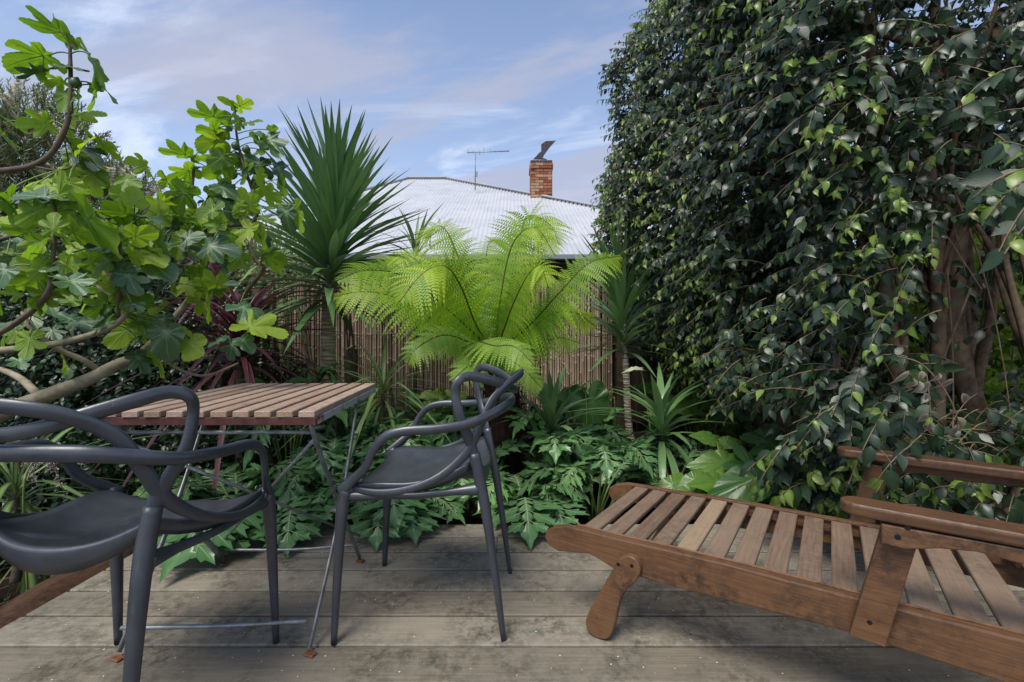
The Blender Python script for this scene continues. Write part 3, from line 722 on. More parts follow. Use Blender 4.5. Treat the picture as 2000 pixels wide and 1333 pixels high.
def acanthus(pts, wd, lobes=7, cut=.55, ruf=.008):
    """deeply lobed toothed leaf along the midrib pts"""
    m = 2*(lobes+1)
    P = []
    L_ = len(pts)-1
    def mid(x):
        f = max(0, min(.9999, x))*L_; i = int(f); return pts[i].lerp(pts[i+1], f-i)
    st = [i/m for i in range(m+1)]; fr = side_frames([mid(x) for x in st])
    vs_, fs, vn = [], [], []
    for (p, t, s, u) in fr: vs_.append(p-u*.004); vn.append(0.25)
    ribs = []
    def rib(a, b, u, w0, w1, off=.0022):
        q = (b-a).cross(u).normalized()
        for o_ in (off, -off): ribs.append((a-q*w0+u*o_, a+q*w0+u*o_, b+q*w1+u*o_, b-q*w1+u*o_))
    for i in range(m-1): rib(fr[i][0]-fr[i][3]*.004, fr[i+1][0]-fr[i+1][3]*.004, fr[i][3], .0042*(1-.7*i/m), .0042*(1-.7*(i+1)/m))
    for sg in (-1, 1):
        last = None
        for k in range(lobes):
            i = 2*k+1+(0); p, t, s, u = fr[i]; x = st[i]; s = s*sg
            env = wd/2*(math.sin(math.pi*min(1, (x*.93+.10)))**.75)*random.uniform(.88, 1.1)
            if x < .16: env *= .62
            fw = .45+.35*x
            ax = (s+t*fw).normalized(); pr = ax.cross(u).normalized()*sg; sp = (L_ and (pts[-1]-pts[0]).length)/m*1.25
            dz = random.uniform(-.25, .10)
            def Q(a, b, h): return p+ax*env*a+pr*sp*b+u*(h+dz*env*a*a)
            v0 = len(vs_)
            # vein nodes then rim with teeth
            vs_ += [Q(.5, 0, -ruf*.3), Q(1.10, .05, -.004)]; vn += [.12, 0]
            rib(p-u*.004, vs_[v0], u, .0018, .0013); rib(vs_[v0], vs_[v0].lerp(vs_[v0+1], .8), u, .0013, .0004)
            for sg2, yy2 in ((-1, -.85), (1, .85)): rib(p.lerp(vs_[v0], .75), Q(.66, yy2*.8, ruf*.5), u, .0009, .0003, .004)
            rim = [(cut*.85, -.92, -ruf*1.3), (.66, -1.02, ruf*.6), (.68, -.66, 0), (.88, -.66, ruf*.4), (.88, -.30, 0)]
            rim2 = [(.90, .32, 0), (.92, .72, ruf*.4), (.70, .66, 0), (.68, 1.06, ruf*.6), (cut*.85, .92, -ruf*1.3)]
            ids = []
            for a, b, h in rim: vs_.append(Q(a, b, h)); vn.append(0); ids.append(len(vs_)-1)
            ids.append(v0+1)
            for a, b, h in rim2: vs_.append(Q(a, b, h)); vn.append(0); ids.append(len(vs_)-1)
            a_, c_, b_ = i-1, i, i+1
            F_ = [(c_, ids[0], v0), (a_, ids[0], c_), (b_, c_, ids[-1]), (c_, v0, ids[-1])]
            F_ += [(v0, ids[q], ids[q+1]) for q in range(len(ids)-1)]
            fs += F_ if sg > 0 else [f[::-1] for f in F_]
            if last is not None: 
                f = (a_, last, ids[0]); fs.append(f if sg > 0 else f[::-1])
            last = ids[-1]
        # terminal piece
        p, t, s, u = fr[-2]; v0 = len(vs_); s = s*sg; e = wd*.10
        vs_ += [p+s*e*.9+t*e*.4, p+s*e*.45+t*e*1.0+u*ruf, fr[-1][0]+t*e*1.2]; vn += [0, 0, 0]
        F_ = [(m-1, last, v0), (m-1, v0, v0+1), (m-1, v0+1, m), (m, v0+1, v0+2), (m-2, last, m-1)]
        fs += F_ if sg > 0 else [f[::-1] for f in F_]
    for q4 in ribs:
        b0 = len(vs_); vs_ += list(q4); vn += [1.0]*4; fs.append((b0, b0+1, b0+2, b0+3))
    return vs_, fs, vn
def radial_leaf(outline, ctr, veins, nres=56, rings=3, cup=.12, wave=.03, droop=.12, seed=0, tw=.0):
    """palmate or heart shaped leaf lying in x-y with its stalk end at the origin; outline is the right half from stalk to tip"""
    r_ = random.Random(seed)
    full = [(x, y) for x, y in outline]+[(-x, y) for x, y in outline[-2:0:-1]]
    P = crom([V((x, y, 0)) for x, y in full+[full[0]]], 4)[:-1]
    c = V((ctr[0], ctr[1], 0)); vs_ = [c.copy()]; vn = [1.0]; n = len(P)
    ph = r_.uniform(0, 6)
    vidx = {}
    for a in veins:
        best = min(range(n), key=lambda i: abs((math.atan2(P[i].x-c.x, P[i].y-c.y)-a+math.pi) % (2*math.pi)-math.pi)-.02*(P[i]-c).length); vidx[best] = 1
    for k in range(1, rings+1):
        f = k/rings
        for i, p in enumerate(P):
            q = c.lerp(p, f); a = math.atan2(p.x-c.x, p.y-c.y); rr = (q-c).length
            z = -droop*(q.y**2)*.9-droop*.8*q.x**2+cup*abs(q.x)*.6+wave*math.sin(a*7+ph)*f*f+wave*.7*math.sin(a*11+2*ph)*f*f+tw*q.x*q.y
            if i in vidx: z -= .018*(1-f)
            jg = (1+.022*math.sin(i*2.4+ph)+r_.uniform(-.015, .015)) if k == rings else 1
            vs_.append(V((c.x+(q.x-c.x)*jg, c.y+(q.y-c.y)*jg, z+r_.uniform(-.006, .006)))); vn.append((.3*(1-.6*f)) if i in vidx else 0)
    fs = [(0, 1+(i+1) % n, 1+i) for i in range(n)]
    for k in range(rings-1):
        b = 1+k*n
        fs += [(b+i, b+(i+1) % n, b+n+(i+1) % n, b+n+i) for i in range(n)]
    for i in vidx:
        ch_ = [vs_[0]]+[vs_[1+k*n+i] for k in range(rings)]
        ch_[-1] = ch_[-2].lerp(ch_[-1], .8)
        for k, (p, q) in enumerate(zip(ch_, ch_[1:])):
            s_ = (q-p).cross(V((0, 0, 1))).normalized(); w0, w1 = .013*(1-k/rings)+.002, .013*(1-(k+1)/rings)+.002
            for o_ in (.005, -.005):
                b0 = len(vs_); o_ = V((0, 0, o_)); vs_ += [p-s_*w0+o_, p+s_*w0+o_, q+s_*w1+o_, q-s_*w1+o_]; vn += [1.0]*4; fs.append((b0, b0+1, b0+2, b0+3))
            if k:      # side veins
                for sg in (-1, 1):
                    e = p+(q-p).normalized()*.10+s_*sg*.10
                    for o_ in (.004, -.006):
                        b0 = len(vs_); o_ = V((0, 0, o_)); vs_ += [p-s_*.0+o_, p+(q-p).normalized()*.008+o_, e+o_]; vn += [.8]*3; fs.append((b0, b0+1, b0+2))
    return vs_, fs, vn
FIG_OUT = [(0, 0), (.10, -.10), (.27, -.14), (.41, -.05), (.44, .08), (.33, .17), (.215, .26), (.34, .32), (.47, .44), (.49, .57), (.39, .65), (.25, .63), (.165, .56), (.20, .70), (.22, .83), (.14, .95), (0, 1.0)]
FIG_OUT2 = [(0, 0), (.12, -.08), (.30, -.08), (.44, .04), (.50, .22), (.47, .38), (.38, .46), (.33, .50), (.36, .62), (.33, .78), (.20, .92), (0, 1.0)]
HEART = [(0, 0), (.08, -.12), (.22, -.20), (.36, -.12), (.42, .08), (.40, .32), (.30, .60), (.15, .85), (0, 1.05)]
ARUM = [(0, 0), (.07, -.14), (.20, -.24), (.26, -.14), (.25, .05), (.30, .22), (.30, .42), (.22, .68), (.10, .90), (0, 1.08)]
va = [0, .98, -.98, 2.0, -2.0]
FIGM, FIGMD = [], []
for i in range(7):
    vv = radial_leaf(FIG_OUT if i % 3 else FIG_OUT2, (0, .2), va, cup=(.1, .5, -.1, .3, .6, .05, .4)[i], wave=.035, droop=(.15, .3, .1, .45, .2, .5, .35)[i], seed=i, tw=(0, .2, -.2, .15, 0, -.3, .3)[i])
    FIGM.append(mesh('leaf', *vv[:2], M_fig, vein=vv[2])); FIGMD.append(mesh('leaf', *vv[:2], M_figd, vein=vv[2]))
# small pointed ficus leaf: 14 triangles' worth
def ficus_leaf(curl=.12, fold=.22):
    st = [(0, .02), (.15, .20), (.38, .285), (.62, .24), (.80, .11), (1.0, .012)]
    vs_, fs, vn = [], [], []
    for y, w_ in st:
        z = -curl*y*y*2+.05*y
        vs_ += [(-w_, y, z+w_*fold), (0, y, z), (w_, y, z+w_*fold)]; vn += [.0, .8, .0]
    for i in range(len(st)-1):
        a = i*3; fs += [(a, a+1, a+4, a+3), (a+1, a+2, a+5, a+4)]
    return vs_, fs, vn
FIC = [ficus_leaf(.10, .25), ficus_leaf(.25, .4), ficus_leaf(-.02, .1), ficus_leaf(.18, -.1)]

def npf(y, z, p, s):
    """vectorised frames: y axes, approx z axes, positions, scales -> (k,4,4)"""
    y = y/np.linalg.norm(y, axis=1, keepdims=True); z = z-y*(y*z).sum(1, keepdims=True); z /= np.linalg.norm(z, axis=1, keepdims=True)+1e-9
    x = np.cross(y, z); M = np.zeros((len(y), 4, 4)); M[:, :3, 0] = x*s[:, None]; M[:, :3, 1] = y*s[:, None]; M[:, :3, 2] = z*s[:, None]; M[:, :3, 3] = p; M[:, 3, 3] = 1; return M

# ---------------------------------------------------------------- yuccas
def sword_plant(name, label, cat, base, crown0, crown1, n, length, wd, mat, trunk_r=None, bark=None, lean=None, spread=(8, 128), stiff=.12, group=None, seed=1, leafname='leaf', fold=.3, power=1.0):
    rn = random.Random(seed)
    t = thing(name, label, cat, base, 0, group)
    b, c0, c1 = V(base), V(crown0), V(crown1)
    if trunk_r:
        mid_ = b.lerp(c0, .5)+(V(lean) if lean else V((0, 0, 0)))
        pts = crom([b, b.lerp(mid_, .5)+V((rn.uniform(-.01, .01), 0, 0)), mid_, c0, c1], 8)
        vs_, fs = sweep(pts, [trunk_r*1.25, trunk_r*1.08, trunk_r, trunk_r*.95, trunk_r*.75], 14, wob=.05)
        put('trunk', mesh('trunk', vs_, fs, bark), t)
    vv_ = []
    for q in range(5):
        bend = stiff*(q*.5+.4)
        pts = [V((0, y, -bend*y*y*1.1+.03*math.sin(y*4))) for y in [i/7 for i in range(8)]]
        v_, f_, ve = blade(pts, wd/length, fold); vv_.append(mesh(leafname, v_, f_, mat, vein=ve))
    for i in range(n):
        u = ((i+.5)/n)**power; ph = i*2.39996+rn.uniform(-.2, .2)      # u 0 lowest, 1 innermost and upright
        th = R(spread[1]+(spread[0]-spread[1])*u+rn.uniform(-7, 7))
        d = V((math.sin(th)*math.cos(ph), math.sin(th)*math.sin(ph), math.cos(th)))
        p = c0.lerp(c1, u)+V((d.x, d.y, 0))*(trunk_r or .01)*.6
        up = V((-math.cos(th)*math.cos(ph), -math.cos(th)*math.sin(ph), math.sin(th)))
        s = length*rn.uniform(.82, 1.08)*(1-.12*abs(u-.5))*(.75 if u > .93 else 1)
        q = min(4, int(rn.random()*3+(2 if th > 1.3 else 0)))
        put(leafname, vv_[q], t, frame(d, up, p, s))
    return t
Yb = (643-1000)*3.3/F
sword_plant('yucca_tree', 'tall spiky green yucca with a pale ringed trunk, behind the slatted table', 'yucca', (Yb+.06, 3.3, BED), (Yb+.0, 3.3, 1.15), (Yb+.05, 3.3, 1.86), 270, .78, .056, M_yucca, .052, M_ringbark, (-.035, 0, 0), spread=(4, 104), stiff=.06, seed=3, power=.9)
sword_plant('yucca_tree', 'shorter slender yucca on a thin bare stem at the right end of the bamboo', 'yucca', (.955, 3.6, BED), (.895, 3.6, .78), (.85, 3.6, 1.30), 120, .68, .046, M_yucca, .028, M_ringbark, (-.01, 0, 0), spread=(3, 92), stiff=.08, seed=5)
def low_yucca(label, px, py, Y, n, ln, wd, mat=None, spread=(8, 100), seed=1, stiff=.35, name='young_yucca', cat='yucca', group=None):
    p = at(px, py, Y); b = V((p.x, Y, BED))
    sword_plant(name, label, cat, b, p, p+V((0, 0, .12)), n, ln, wd, mat or M_strap, .016, M_trunk, spread=spread, seed=seed, stiff=stiff, group=group)
low_yucca('young yucca with broad upright blades growing just right of the tree fern trunk', 1078, 855, 2.95, 30, .46, .058, M_yucca, spread=(2, 95), seed=11)
low_yucca('young yucca with arching grey green blades in front of the slender yucca stem', 1292, 868, 2.85, 38, .49, .050, M_yucca, spread=(2, 118), seed=12, stiff=.55)
low_yucca('thin strappy plant with two tall pale blades, against the bamboo right of the table', 748, 790, 3.1, 44, .56, .030, spread=(18, 110), seed=13, stiff=1.0, name='strappy_plant', cat='plant')
low_yucca('upright green cordyline growing behind the left fronds of the tree fern', 812, 520, 3.9, 22, .55, .03, M_strap, spread=(3, 80), seed=14, name='cordyline', cat='plant', stiff=.4)
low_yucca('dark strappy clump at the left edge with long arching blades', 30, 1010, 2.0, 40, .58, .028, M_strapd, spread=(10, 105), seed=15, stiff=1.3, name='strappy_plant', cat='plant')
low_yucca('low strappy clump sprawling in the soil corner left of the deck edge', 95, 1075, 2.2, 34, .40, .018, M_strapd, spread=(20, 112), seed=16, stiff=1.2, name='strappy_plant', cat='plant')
# purple cordyline
cp = at(468, 722, 2.9)
sword_plant('purple_cordyline', 'burgundy leaved cordyline with long drooping strap leaves behind the slatted table', 'cordyline', (cp.x, 2.9, BED), cp-V((0, 0, .02)), cp+V((.02, 0, .22)), 120, .62, .032, M_cord, .022, M_trunk, spread=(6, 82), seed=21, stiff=.85, fold=.45)
cp2 = at(432, 585, 3.6)
sword_plant('purple_cordyline', 'smaller upright red cordyline head poking up between the fig branches', 'cordyline', (cp2.x, 3.6, BED), cp2, cp2+V((0, 0, .15)), 34, .55, .042, M_cord, .02, M_trunk, spread=(5, 80), seed=22, stiff=.4, fold=.45)
cp3 = at(535, 560, 3.9)
sword_plant('spiky_cordyline', 'thin leaved green cordyline hanging over the bamboo left of the tall yucca', 'cordyline', (cp3.x, 3.9, BED), cp3, cp3+V((0, 0, .2)), 60, .62, .026, M_strap, .016, M_trunk, spread=(5, 150), seed=23, stiff=1.0)

# thin leaning canes by the fence and the cut stump
def cane(label, pts, r, name='bare_cane', cat='cane', mat=None):
    t = thing(name, label, cat, pts[0]); 
    put('stem', mesh('stem', *sweep(crom(pts, 6), [r*1.2, r, r*.8], 8, wob=.08), mat or M_trunk), t); return t
cane('bare brown cane leaning against the bamboo just left of the yucca trunk', [(-1.24-.02, 3.75, BED), at(607, 720, 3.7), at(598, 640, 3.75), at(592, 560, 3.8)], .016)
cane('second thinner cane slanting down to the table edge near the yucca trunk', [(-1.30, 3.6, BED), at(622, 752, 3.6), at(606, 690, 3.65), at(598, 600, 3.75)], .011)
cane('pale upright cane rising behind the right corner of the slatted table', [(-1.16, 3.7, BED), at(694, 740, 3.7), at(692, 690, 3.7), at(683, 610, 3.75)], .010)
def stump():
    b = at(686, 790, 3.8); t = thing('cut_stump', 'sawn off trunk with a pale cut top standing beside the yucca trunk', 'stump', (b.x, 3.8, BED))
    top = at(688, 682, 3.8); put('trunk', mesh('trunk', *sweep(crom([V((b.x, 3.8, BED)), b, top], 5), [.062, .056, .05], 12, wob=.06), M_trunk), t)
    put('cut_face', mesh('cut_face', *sweep([top+V((-.03, -.02, -.0)), top+V((.04, -.02, .028))], .035, 10, .35), M_cream), t)
    put('branch', mesh('branch', *sweep(crom([top+V((.01, -.03, -.05)), at(682, 700, 3.76), at(676, 640, 3.76), at(660, 560, 3.8)], 6), [.012, .008, .005], 6), M_trunk), t)
stump()
for (px0, py0, px1, py1, Y, lab) in ((505, 850, 470, 760, 3.5, 'slim brown stem under the table beside the green bud spike'), (548, 960, 512, 860, 3.1, 'curving brown stem in the shade under the middle of the table'), (230, 1000, 232, 880, 3.2, 'dark reddish stem in the deep shade behind the near armchair')):
    cane(lab, [V(((px0-1000)*Y/F, Y, BED)), at(px0, py0, Y), at((px0+px1)/2+4, (py0+py1)/2, Y), at(px1, py1, Y)], .017, 'shrub_stem', 'stem')

# ---------------------------------------------------------------- tree fern
def frond(pts, t, width, mat, seed, np_=34, dens=1.0):
    tn = []
    rn = random.Random(seed); rc = crom(pts, 8); vs_, fs, vn = [], [], []
    # resample evenly
    ln = [0]
    for a, b in zip(rc, rc[1:]): ln.append(ln[-1]+(b-a).length)
    T = ln[-1]
    def P(s):
        s = max(0, min(T*.9999, s)); i = max(k for k in range(len(ln)) if ln[k] <= s); i = min(i, len(rc)-2); return rc[i].lerp(rc[i+1], (s-ln[i])/max(1e-6, ln[i+1]-ln[i]))
    st = [P(T*i/40) for i in range(41)]
    sweep(st, [.0065, .005, .0035, .0018], 5, mb=(vs_, fs)); vn += [1.0]*len(vs_); tn += [.2]*len(vs_)
    fr = side_frames(st, V((0, -.8, .6)))
    for k in range(np_):
        x = .10+.90*(k/np_)**.95; i = min(39, int(x*40)); p, tt, s, u = fr[i]; p = P(T*x)
        env = (math.sin(math.pi*min(1, (x*.92+.06)))**.5)*width*1.12*(1-.2*x)
        if x > .9: env *= (1.04-x)/.14
        for sg in (-1, 1):
            l = env*rn.uniform(.9, 1.06)
            if l < .008: continue
            ax = (s*sg+tt*(.38+.25*x)+u*.12).normalized(); dr = rn.uniform(.2, .7)
            m_ = max(4, int(13*dens)); pw = .019*(.5+.5*l/width)*1.0
            q = [p+ax*l*f-V((0, 0, 1))*dr*l*f*f for f in [j/m_ for j in range(m_+1)]]
            n_ = ax.cross(tt).normalized()*sg; side = ax.cross(n_).normalized(); tb = min(.93, max(.03, .25+.5*x+rn.gauss(0, .14)))
            for j in range(m_):
                f = (j+.5)/m_; hw = pw*(1-f**1.6)*1.0; a, b = q[j], q[j+1]; b0 = len(vs_); c = a.lerp(b, .15)
                fw = (b-a)
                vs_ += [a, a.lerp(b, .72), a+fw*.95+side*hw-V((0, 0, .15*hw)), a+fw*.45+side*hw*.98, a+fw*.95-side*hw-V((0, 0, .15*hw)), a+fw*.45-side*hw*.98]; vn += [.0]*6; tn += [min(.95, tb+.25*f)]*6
                fs += [(b0, b0+1, b0+2, b0+3), (b0, b0+5, b0+4, b0+1)]
    return put('frond', mesh('frond', vs_, fs, mat, True, vn, tn), t)
def tree_fern():
    Y = 2.95; B = at(968, 690, Y)
    t = thing('tree_fern', 'lime green tree fern with feathery arching fronds in front of the bamboo screen', 'tree fern', (B.x+.05, Y, BED))
    vs_, fs = sweep(crom([V((B.x+.07, Y, BED-.05)), V((B.x+.06, Y, .3)), B+V((.02, 0, -.05)), B+V((0, 0, .02))], 10), [.10, .10, .11, .10, .05], 16, wob=.14); put('trunk', mesh('trunk', vs_, fs, M_fernbark), t)
    vs_, fs = [], []
    for i in range(900):
        a = random.uniform(0, 6.28); z = random.uniform(BED, B.z-.02); r0 = .10; p = V((B.x+.06+r0*math.cos(a), Y+r0*math.sin(a), z)); d = V((math.cos(a), math.sin(a), random.uniform(-1.4, .5)))*random.uniform(.02, .055)
        sweep([p, p+d*.5, p+d+V((0, 0, -.012))], .0022, 3, mb=(vs_, fs), cap=False)
    tag(put('root_fibres', mesh('root_fibres', vs_, fs, M_fernbark), t), kind='stuff')
    def A(l, d0=0): return [B+V((0, d0*.1, .0))]+[at(px, py, Y+dy) for px, py, dy in l]
    Fs = [  # rachis way points in the photograph with depth offsets, half width, bright (else the shade-tinted colour)
        ([(880, 610, -.25), (800, 545, -.45), (720, 528, -.6), (655, 550, -.7)], .24, 1),
        ([(870, 640, -.1), (780, 585, -.15), (710, 570, -.2), (645, 582, -.2)], .20, 1),
        ([(925, 600, .15), (890, 490, .25), (860, 442, .3), (812, 470, .3)], .25, 1),
        ([(985, 620, .1), (1008, 500, .2), (1030, 425, .2), (1075, 440, .1), (1092, 480, 0)], .27, 1),
        ([(932, 640, -.3), (900, 560, -.5), (868, 520, -.62), (825, 535, -.7), (780, 590, -.75)], .25, 1),
        ([(1030, 640, -.2), (1090, 575, -.35), (1150, 515, -.4), (1215, 500, -.35)], .19, 1),
        ([(1025, 655, -.1), (1075, 615, -.2), (1125, 612, -.25), (1165, 640, -.25)], .15, 1),
        ([(930, 675, -.25), (870, 655, -.45), (815, 680, -.6), (795, 712, -.6)], .15, 0),
        ([(935, 668, -.3), (965, 676, -.6), (1005, 678, -.75), (1042, 712, -.8)], .16, 0),
        ([(950, 690, -.35), (915, 715, -.6), (880, 745, -.7)], .13, 0),
        ([(1010, 690, .1), (1040, 640, .3), (1080, 600, .5), (1120, 600, .6)], .18, 0),
        ([(900, 650, .3), (840, 600, .5), (790, 590, .6), (740, 630, .6)], .18, 0),
        ([(960, 600, .4), (950, 510, .6), (960, 470, .8), (1000, 480, .9)], .2, 1),
        ([(1000, 600, -.2), (1030, 540, -.35), (1055, 520, -.45), (1070, 560, -.5)], .19, 1),
        ([(900, 620, -.1), (840, 540, -.1), (800, 500, -.05), (755, 500, 0)], .2, 1),
        ([(990, 700, -.2), (1020, 720, -.4), (1060, 760, -.4)], .12, 0),
        ([(975, 600, -.1), (1000, 480, -.1), (1045, 445, -.15), (1085, 500, -.2)], .22, 1),
        ([(870, 590, .1), (800, 520, .15), (740, 510, .2), (690, 540, .2)], .21, 1),
        ([(1040, 680, .2), (1090, 660, .3), (1135, 672, .3)], .14, 0),
    ]
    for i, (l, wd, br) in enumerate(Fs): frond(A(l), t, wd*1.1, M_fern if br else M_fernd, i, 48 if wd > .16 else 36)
tree_fern()

# ---------------------------------------------------------------- acanthus and other bed plants
def acanthus_plant(label, px, Y, n, ln, wd, seed, extra=(), hz=.16, cz=None, az=(0, 360), zoff=0):
    rn = random.Random(seed); random.seed(seed*13+5)
    c = V(((px-1000)*Y/F, Y, BED)); t = thing('acanthus', label, 'acanthus', c, 0, 'acanthus plants')
    st = ([], [])
    def add(Bp, Cp, Tp, w_):
        pts = quad(Bp, Cp, Tp, 14); k = 4
        sweep(pts[:k+1], .006, 5, mb=st)
        v_, f_, ve = acanthus(pts[k:] if k else pts, w_*1.42, 6 if (Tp-Bp).length > .3 else 5); put('leaf', mesh('leaf', v_, f_, M_acan, vein=ve), t)
    for i in range(n):
        a = R(az[0]+(az[1]-az[0])*(i+rn.uniform(.1, .9))/n); u = rn.random(); l = ln*rn.uniform(.85, 1.25); h = hz*rn.uniform(.7, 1.5)+zoff
        el = rn.uniform(.55, 1.0)
        d = V((math.cos(a), math.sin(a), 0)); T = c+d*l*el; T.z = BED+h*rn.uniform(.5, 1.2)+.06
        if T.y < EDGE+.02 and DX0 < T.x: T.z = max(T.z, .035)
        Cc = c+d*l*.5*el; Cc.z = BED+h*1.9+.14
        add(c+V((rn.uniform(-.02, .02), rn.uniform(-.02, .02), 0)), Cc, T, wd*rn.uniform(.85, 1.15))
    for (p0, p1, p2, w_) in extra: add(V(p0), V(p1), V(p2), w_)
    put('leaf_stalks', mesh('leaf_stalks', *st, M_green_stem), t)
    return t
def G(px, py, z=0.03):      # the point at height z seen at a pixel
    Y = (CH-z)*F/(py-HZ); return V(((px-1000)*Y/F, Y, z))
AC = [
    ('large acanthus whose broad leaves sprawl onto the deck under the table', 470, 2.45, 8, .42, .30, 31, [((-1.28, 2.36, -.05), (-1.30, 2.12, .30), G(330, 1112, .05), .34), ((-1.2, 2.34, -.05), (-1.12, 2.15, .2), G(425, 1088, .03), .28), ((-1.1, 2.34, -.05), (-1.02, 2.1, .26), G(560, 1075, .03), .24)]),
    ('acanthus with frosted pale green leaves standing tall behind the table legs', 565, 3.0, 10, .46, .28, 32, [], .42),
    ('acanthus tucked between the table leg and the front leg of the side-on armchair', 640, 2.55, 9, .38, .26, 33, [((-.98, 2.4, -.05), (-.95, 2.3, .3), G(610, 1040, .05), .22)], .22),
    ('acanthus drooping over the deck edge beneath the seat of the side-on armchair', 745, 2.42, 9, .38, .27, 34, [((-.62, 2.38, -.05), (-.62, 2.15, .26), G(735, 1062, .03), .26), ((-.58, 2.38, -.05), (-.5, 2.2, .22), G(810, 1050, .03), .25), ((-.6, 2.4, 0), (-.42, 2.3, .22), G(900, 1015, .03), .22)]),
    ('acanthus just behind the far front leg of the side-on armchair', 820, 2.75, 9, .40, .26, 35, [], .24),
    ('acanthus at the foot of the tree fern trunk, left side', 905, 2.65, 9, .38, .25, 36, [], .18),
    ('acanthus right of the fern trunk with one leaf lying on the deck boards', 1025, 2.48, 9, .38, .27, 37, [((.05, 2.4, -.05), (.06, 2.25, .28), G(1035, 1058, .03), .27), ((.08, 2.4, -.05), (.22, 2.28, .22), G(1100, 1035, .04), .22)]),
    ('glossy acanthus with an upright leaf showing a pale midrib, below the young broad yucca', 1078, 2.80, 9, .42, .27, 38, [], .28),
    ('acanthus nearest the foot end of the wooden lounger', 1165, 2.55, 10, .40, .27, 39, [], .22),
    ('acanthus in front of the slender yucca stem', 1215, 2.95, 9, .40, .26, 40, [], .22),
    ('shaded acanthus behind the far rail of the lounger', 1310, 2.75, 9, .38, .25, 41, [], .16),
    ('acanthus at the base of the tall yucca trunk', 690, 3.05, 10, .42, .26, 42, [], .30),
    ('acanthus under the pale arm of the side-on armchair, near the bamboo', 850, 3.15, 10, .42, .26, 43, [], .30),
    ('small acanthus in the dark gap below the far table edge', 385, 2.75, 8, .36, .24, 44, [], .12),
    ('acanthus in deep shade between the fern trunk and bamboo', 985, 3.3, 9, .42, .26, 45, [], .30),
    ('acanthus by the fence behind the lime green hellebore', 930, 3.6, 8, .42, .26, 46, [], .34),
    ('acanthus spreading beside the low timber rail at the right of the bamboo', 1140, 3.35, 9, .40, .25, 47, [], .28),
]
for a in AC: acanthus_plant(*a)
random.seed(77)
def bud_spike(label, px, py0, py1, Y, r=.026):
    a, b = at(px, py0, Y), at(px-3, py1, Y); t = thing('flower_spike', label, 'flower spike', (a.x, Y, BED)); rn = random.Random(px)
    put('stem', mesh('stem', *sweep(crom([V((a.x+.02, Y, BED)), a, b], 5), .005, 6), M_green_stem), t)
    mats = []; n = int((b-a).length/.0045)
    for i in range(n):
        f = i/n; p = a.lerp(b, f); ph = i*2.4; e = .5+.6*f; d = V((math.cos(ph), math.sin(ph), e)); mats.append(np.array(frame(d, V((0, 0, 1)), p, r*1.6*(1.1-.55*f))))
    v_, f_, ve = FIC[0]; put('bracts', massmesh('bracts', v_, f_, mats, [rn.random() for _ in mats], M_lime if py1 < 1000 and px > 400 and px < 500 else M_big, ve), t)
bud_spike('green bud spike rising under the table between the crossed legs', 437, 975, 905, 2.9)
bud_spike('taller pale bud spike seen behind the back ear of the near armchair', 345, 900, 828, 3.2)
bud_spike('narrow leafy flower spike beside the slender yucca stem', 1203, 858, 775, 3.3, .02)
bud_spike('dark thin flower spike against the fence under the ficus branches', 1302, 760, 705, 3.9, .018)

ARM, HRT = [], []
for i in range(4):
    v_ = radial_leaf(ARUM, (0, .25), [0, .75, -.75, 1.5, -1.5, 2.6, -2.6], cup=(.2, .5, .0, .35)[i], wave=.02, droop=(.2, .4, .5, .15)[i], seed=50+i, tw=(.2, -.2, .3, 0)[i]); ARM.append(mesh('leaf', *v_[:2], M_big, vein=[x*.6 for x in v_[2]]))
    v_ = radial_leaf(HEART, (0, .25), [0, .9, -.9, 1.7, -1.7], cup=.1*i, wave=.03, droop=.2, seed=60+i); HRT.append(mesh('leaf', *v_[:2], M_big, vein=[x*.6 for x in v_[2]]))
def stalk_leaf(t, root, p, d, up, s, me, mat=None, r=.004):
    root, p = V(root), V(p); d = V(d).normalized()
    lf = put('leaf', me, t, frame(d, up, p, s))
    put('stalk', mesh('stalk', *sweep(crom([root, root.lerp(p, .6)+V((0, 0, .25*(p-root).length)), p+d*s*.02], 5), r, 5), mat or M_green_stem), t)
    return lf
def arum(label, px, Y, leaves, name='arum_plant'):
    c = V(((px-1000)*Y/F, Y, BED)); t = thing(name, label, 'arum', c)
    for i, (lx, ly, dY, s, ax, az_, el) in enumerate(leaves):
        d = V((math.cos(R(ax))*math.cos(R(el)), az_, math.sin(R(el)))) if False else V((math.cos(R(ax)), az_, math.sin(R(ax))))
        stalk_leaf(t, c, at(lx, ly, Y+dY), d, V((random.uniform(-.2, .2), -.75, .8)), s, ARM[i % 4])
    return t
arum('broad leaved arum with long glossy paddle leaves behind the middle of the lounger', 1500, 2.4, [(1440, 905, 0, .24, 178, .0, 0), (1478, 868, .1, .28, 15, -.1, 0), (1452, 905, -.05, .34, -38, -.2, 0), (1530, 900, -.1, .30, -25, -.1, 0), (1420, 945, -.1, .2, 170, -.3, 0), (1490, 955, -.15, .30, -5, -.3, 0), (1550, 870, .0, .30, 8, -.1, 0), (1560, 930, -.15, .34, -40, -.2, 0), (1590, 900, .0, .30, -20, -.1, 0), (1365, 960, -.1, .17, 190, -.3, 0), (1500, 930, -.2, .3, 185, -.3, 0), (1600, 950, -.2, .3, 170, -.2, 0)])
arum('smaller arum with a curled yellow green leaf at the lounger rail', 1410, 2.35, [(1400, 862, .2, .15, 160, -.2, 0), (1405, 870, .2, .13, 20, -.1, 0), (1370, 930, 0, .17, 205, -.3, 0), (1440, 940, 0, .20, -10, -.3, 0), (1400, 955, -.05, .16, -60, -.3, 0), (1480, 965, 0, .2, -15, -.2, 0), (1330, 940, .1, .2, 200, -.3, 0)])
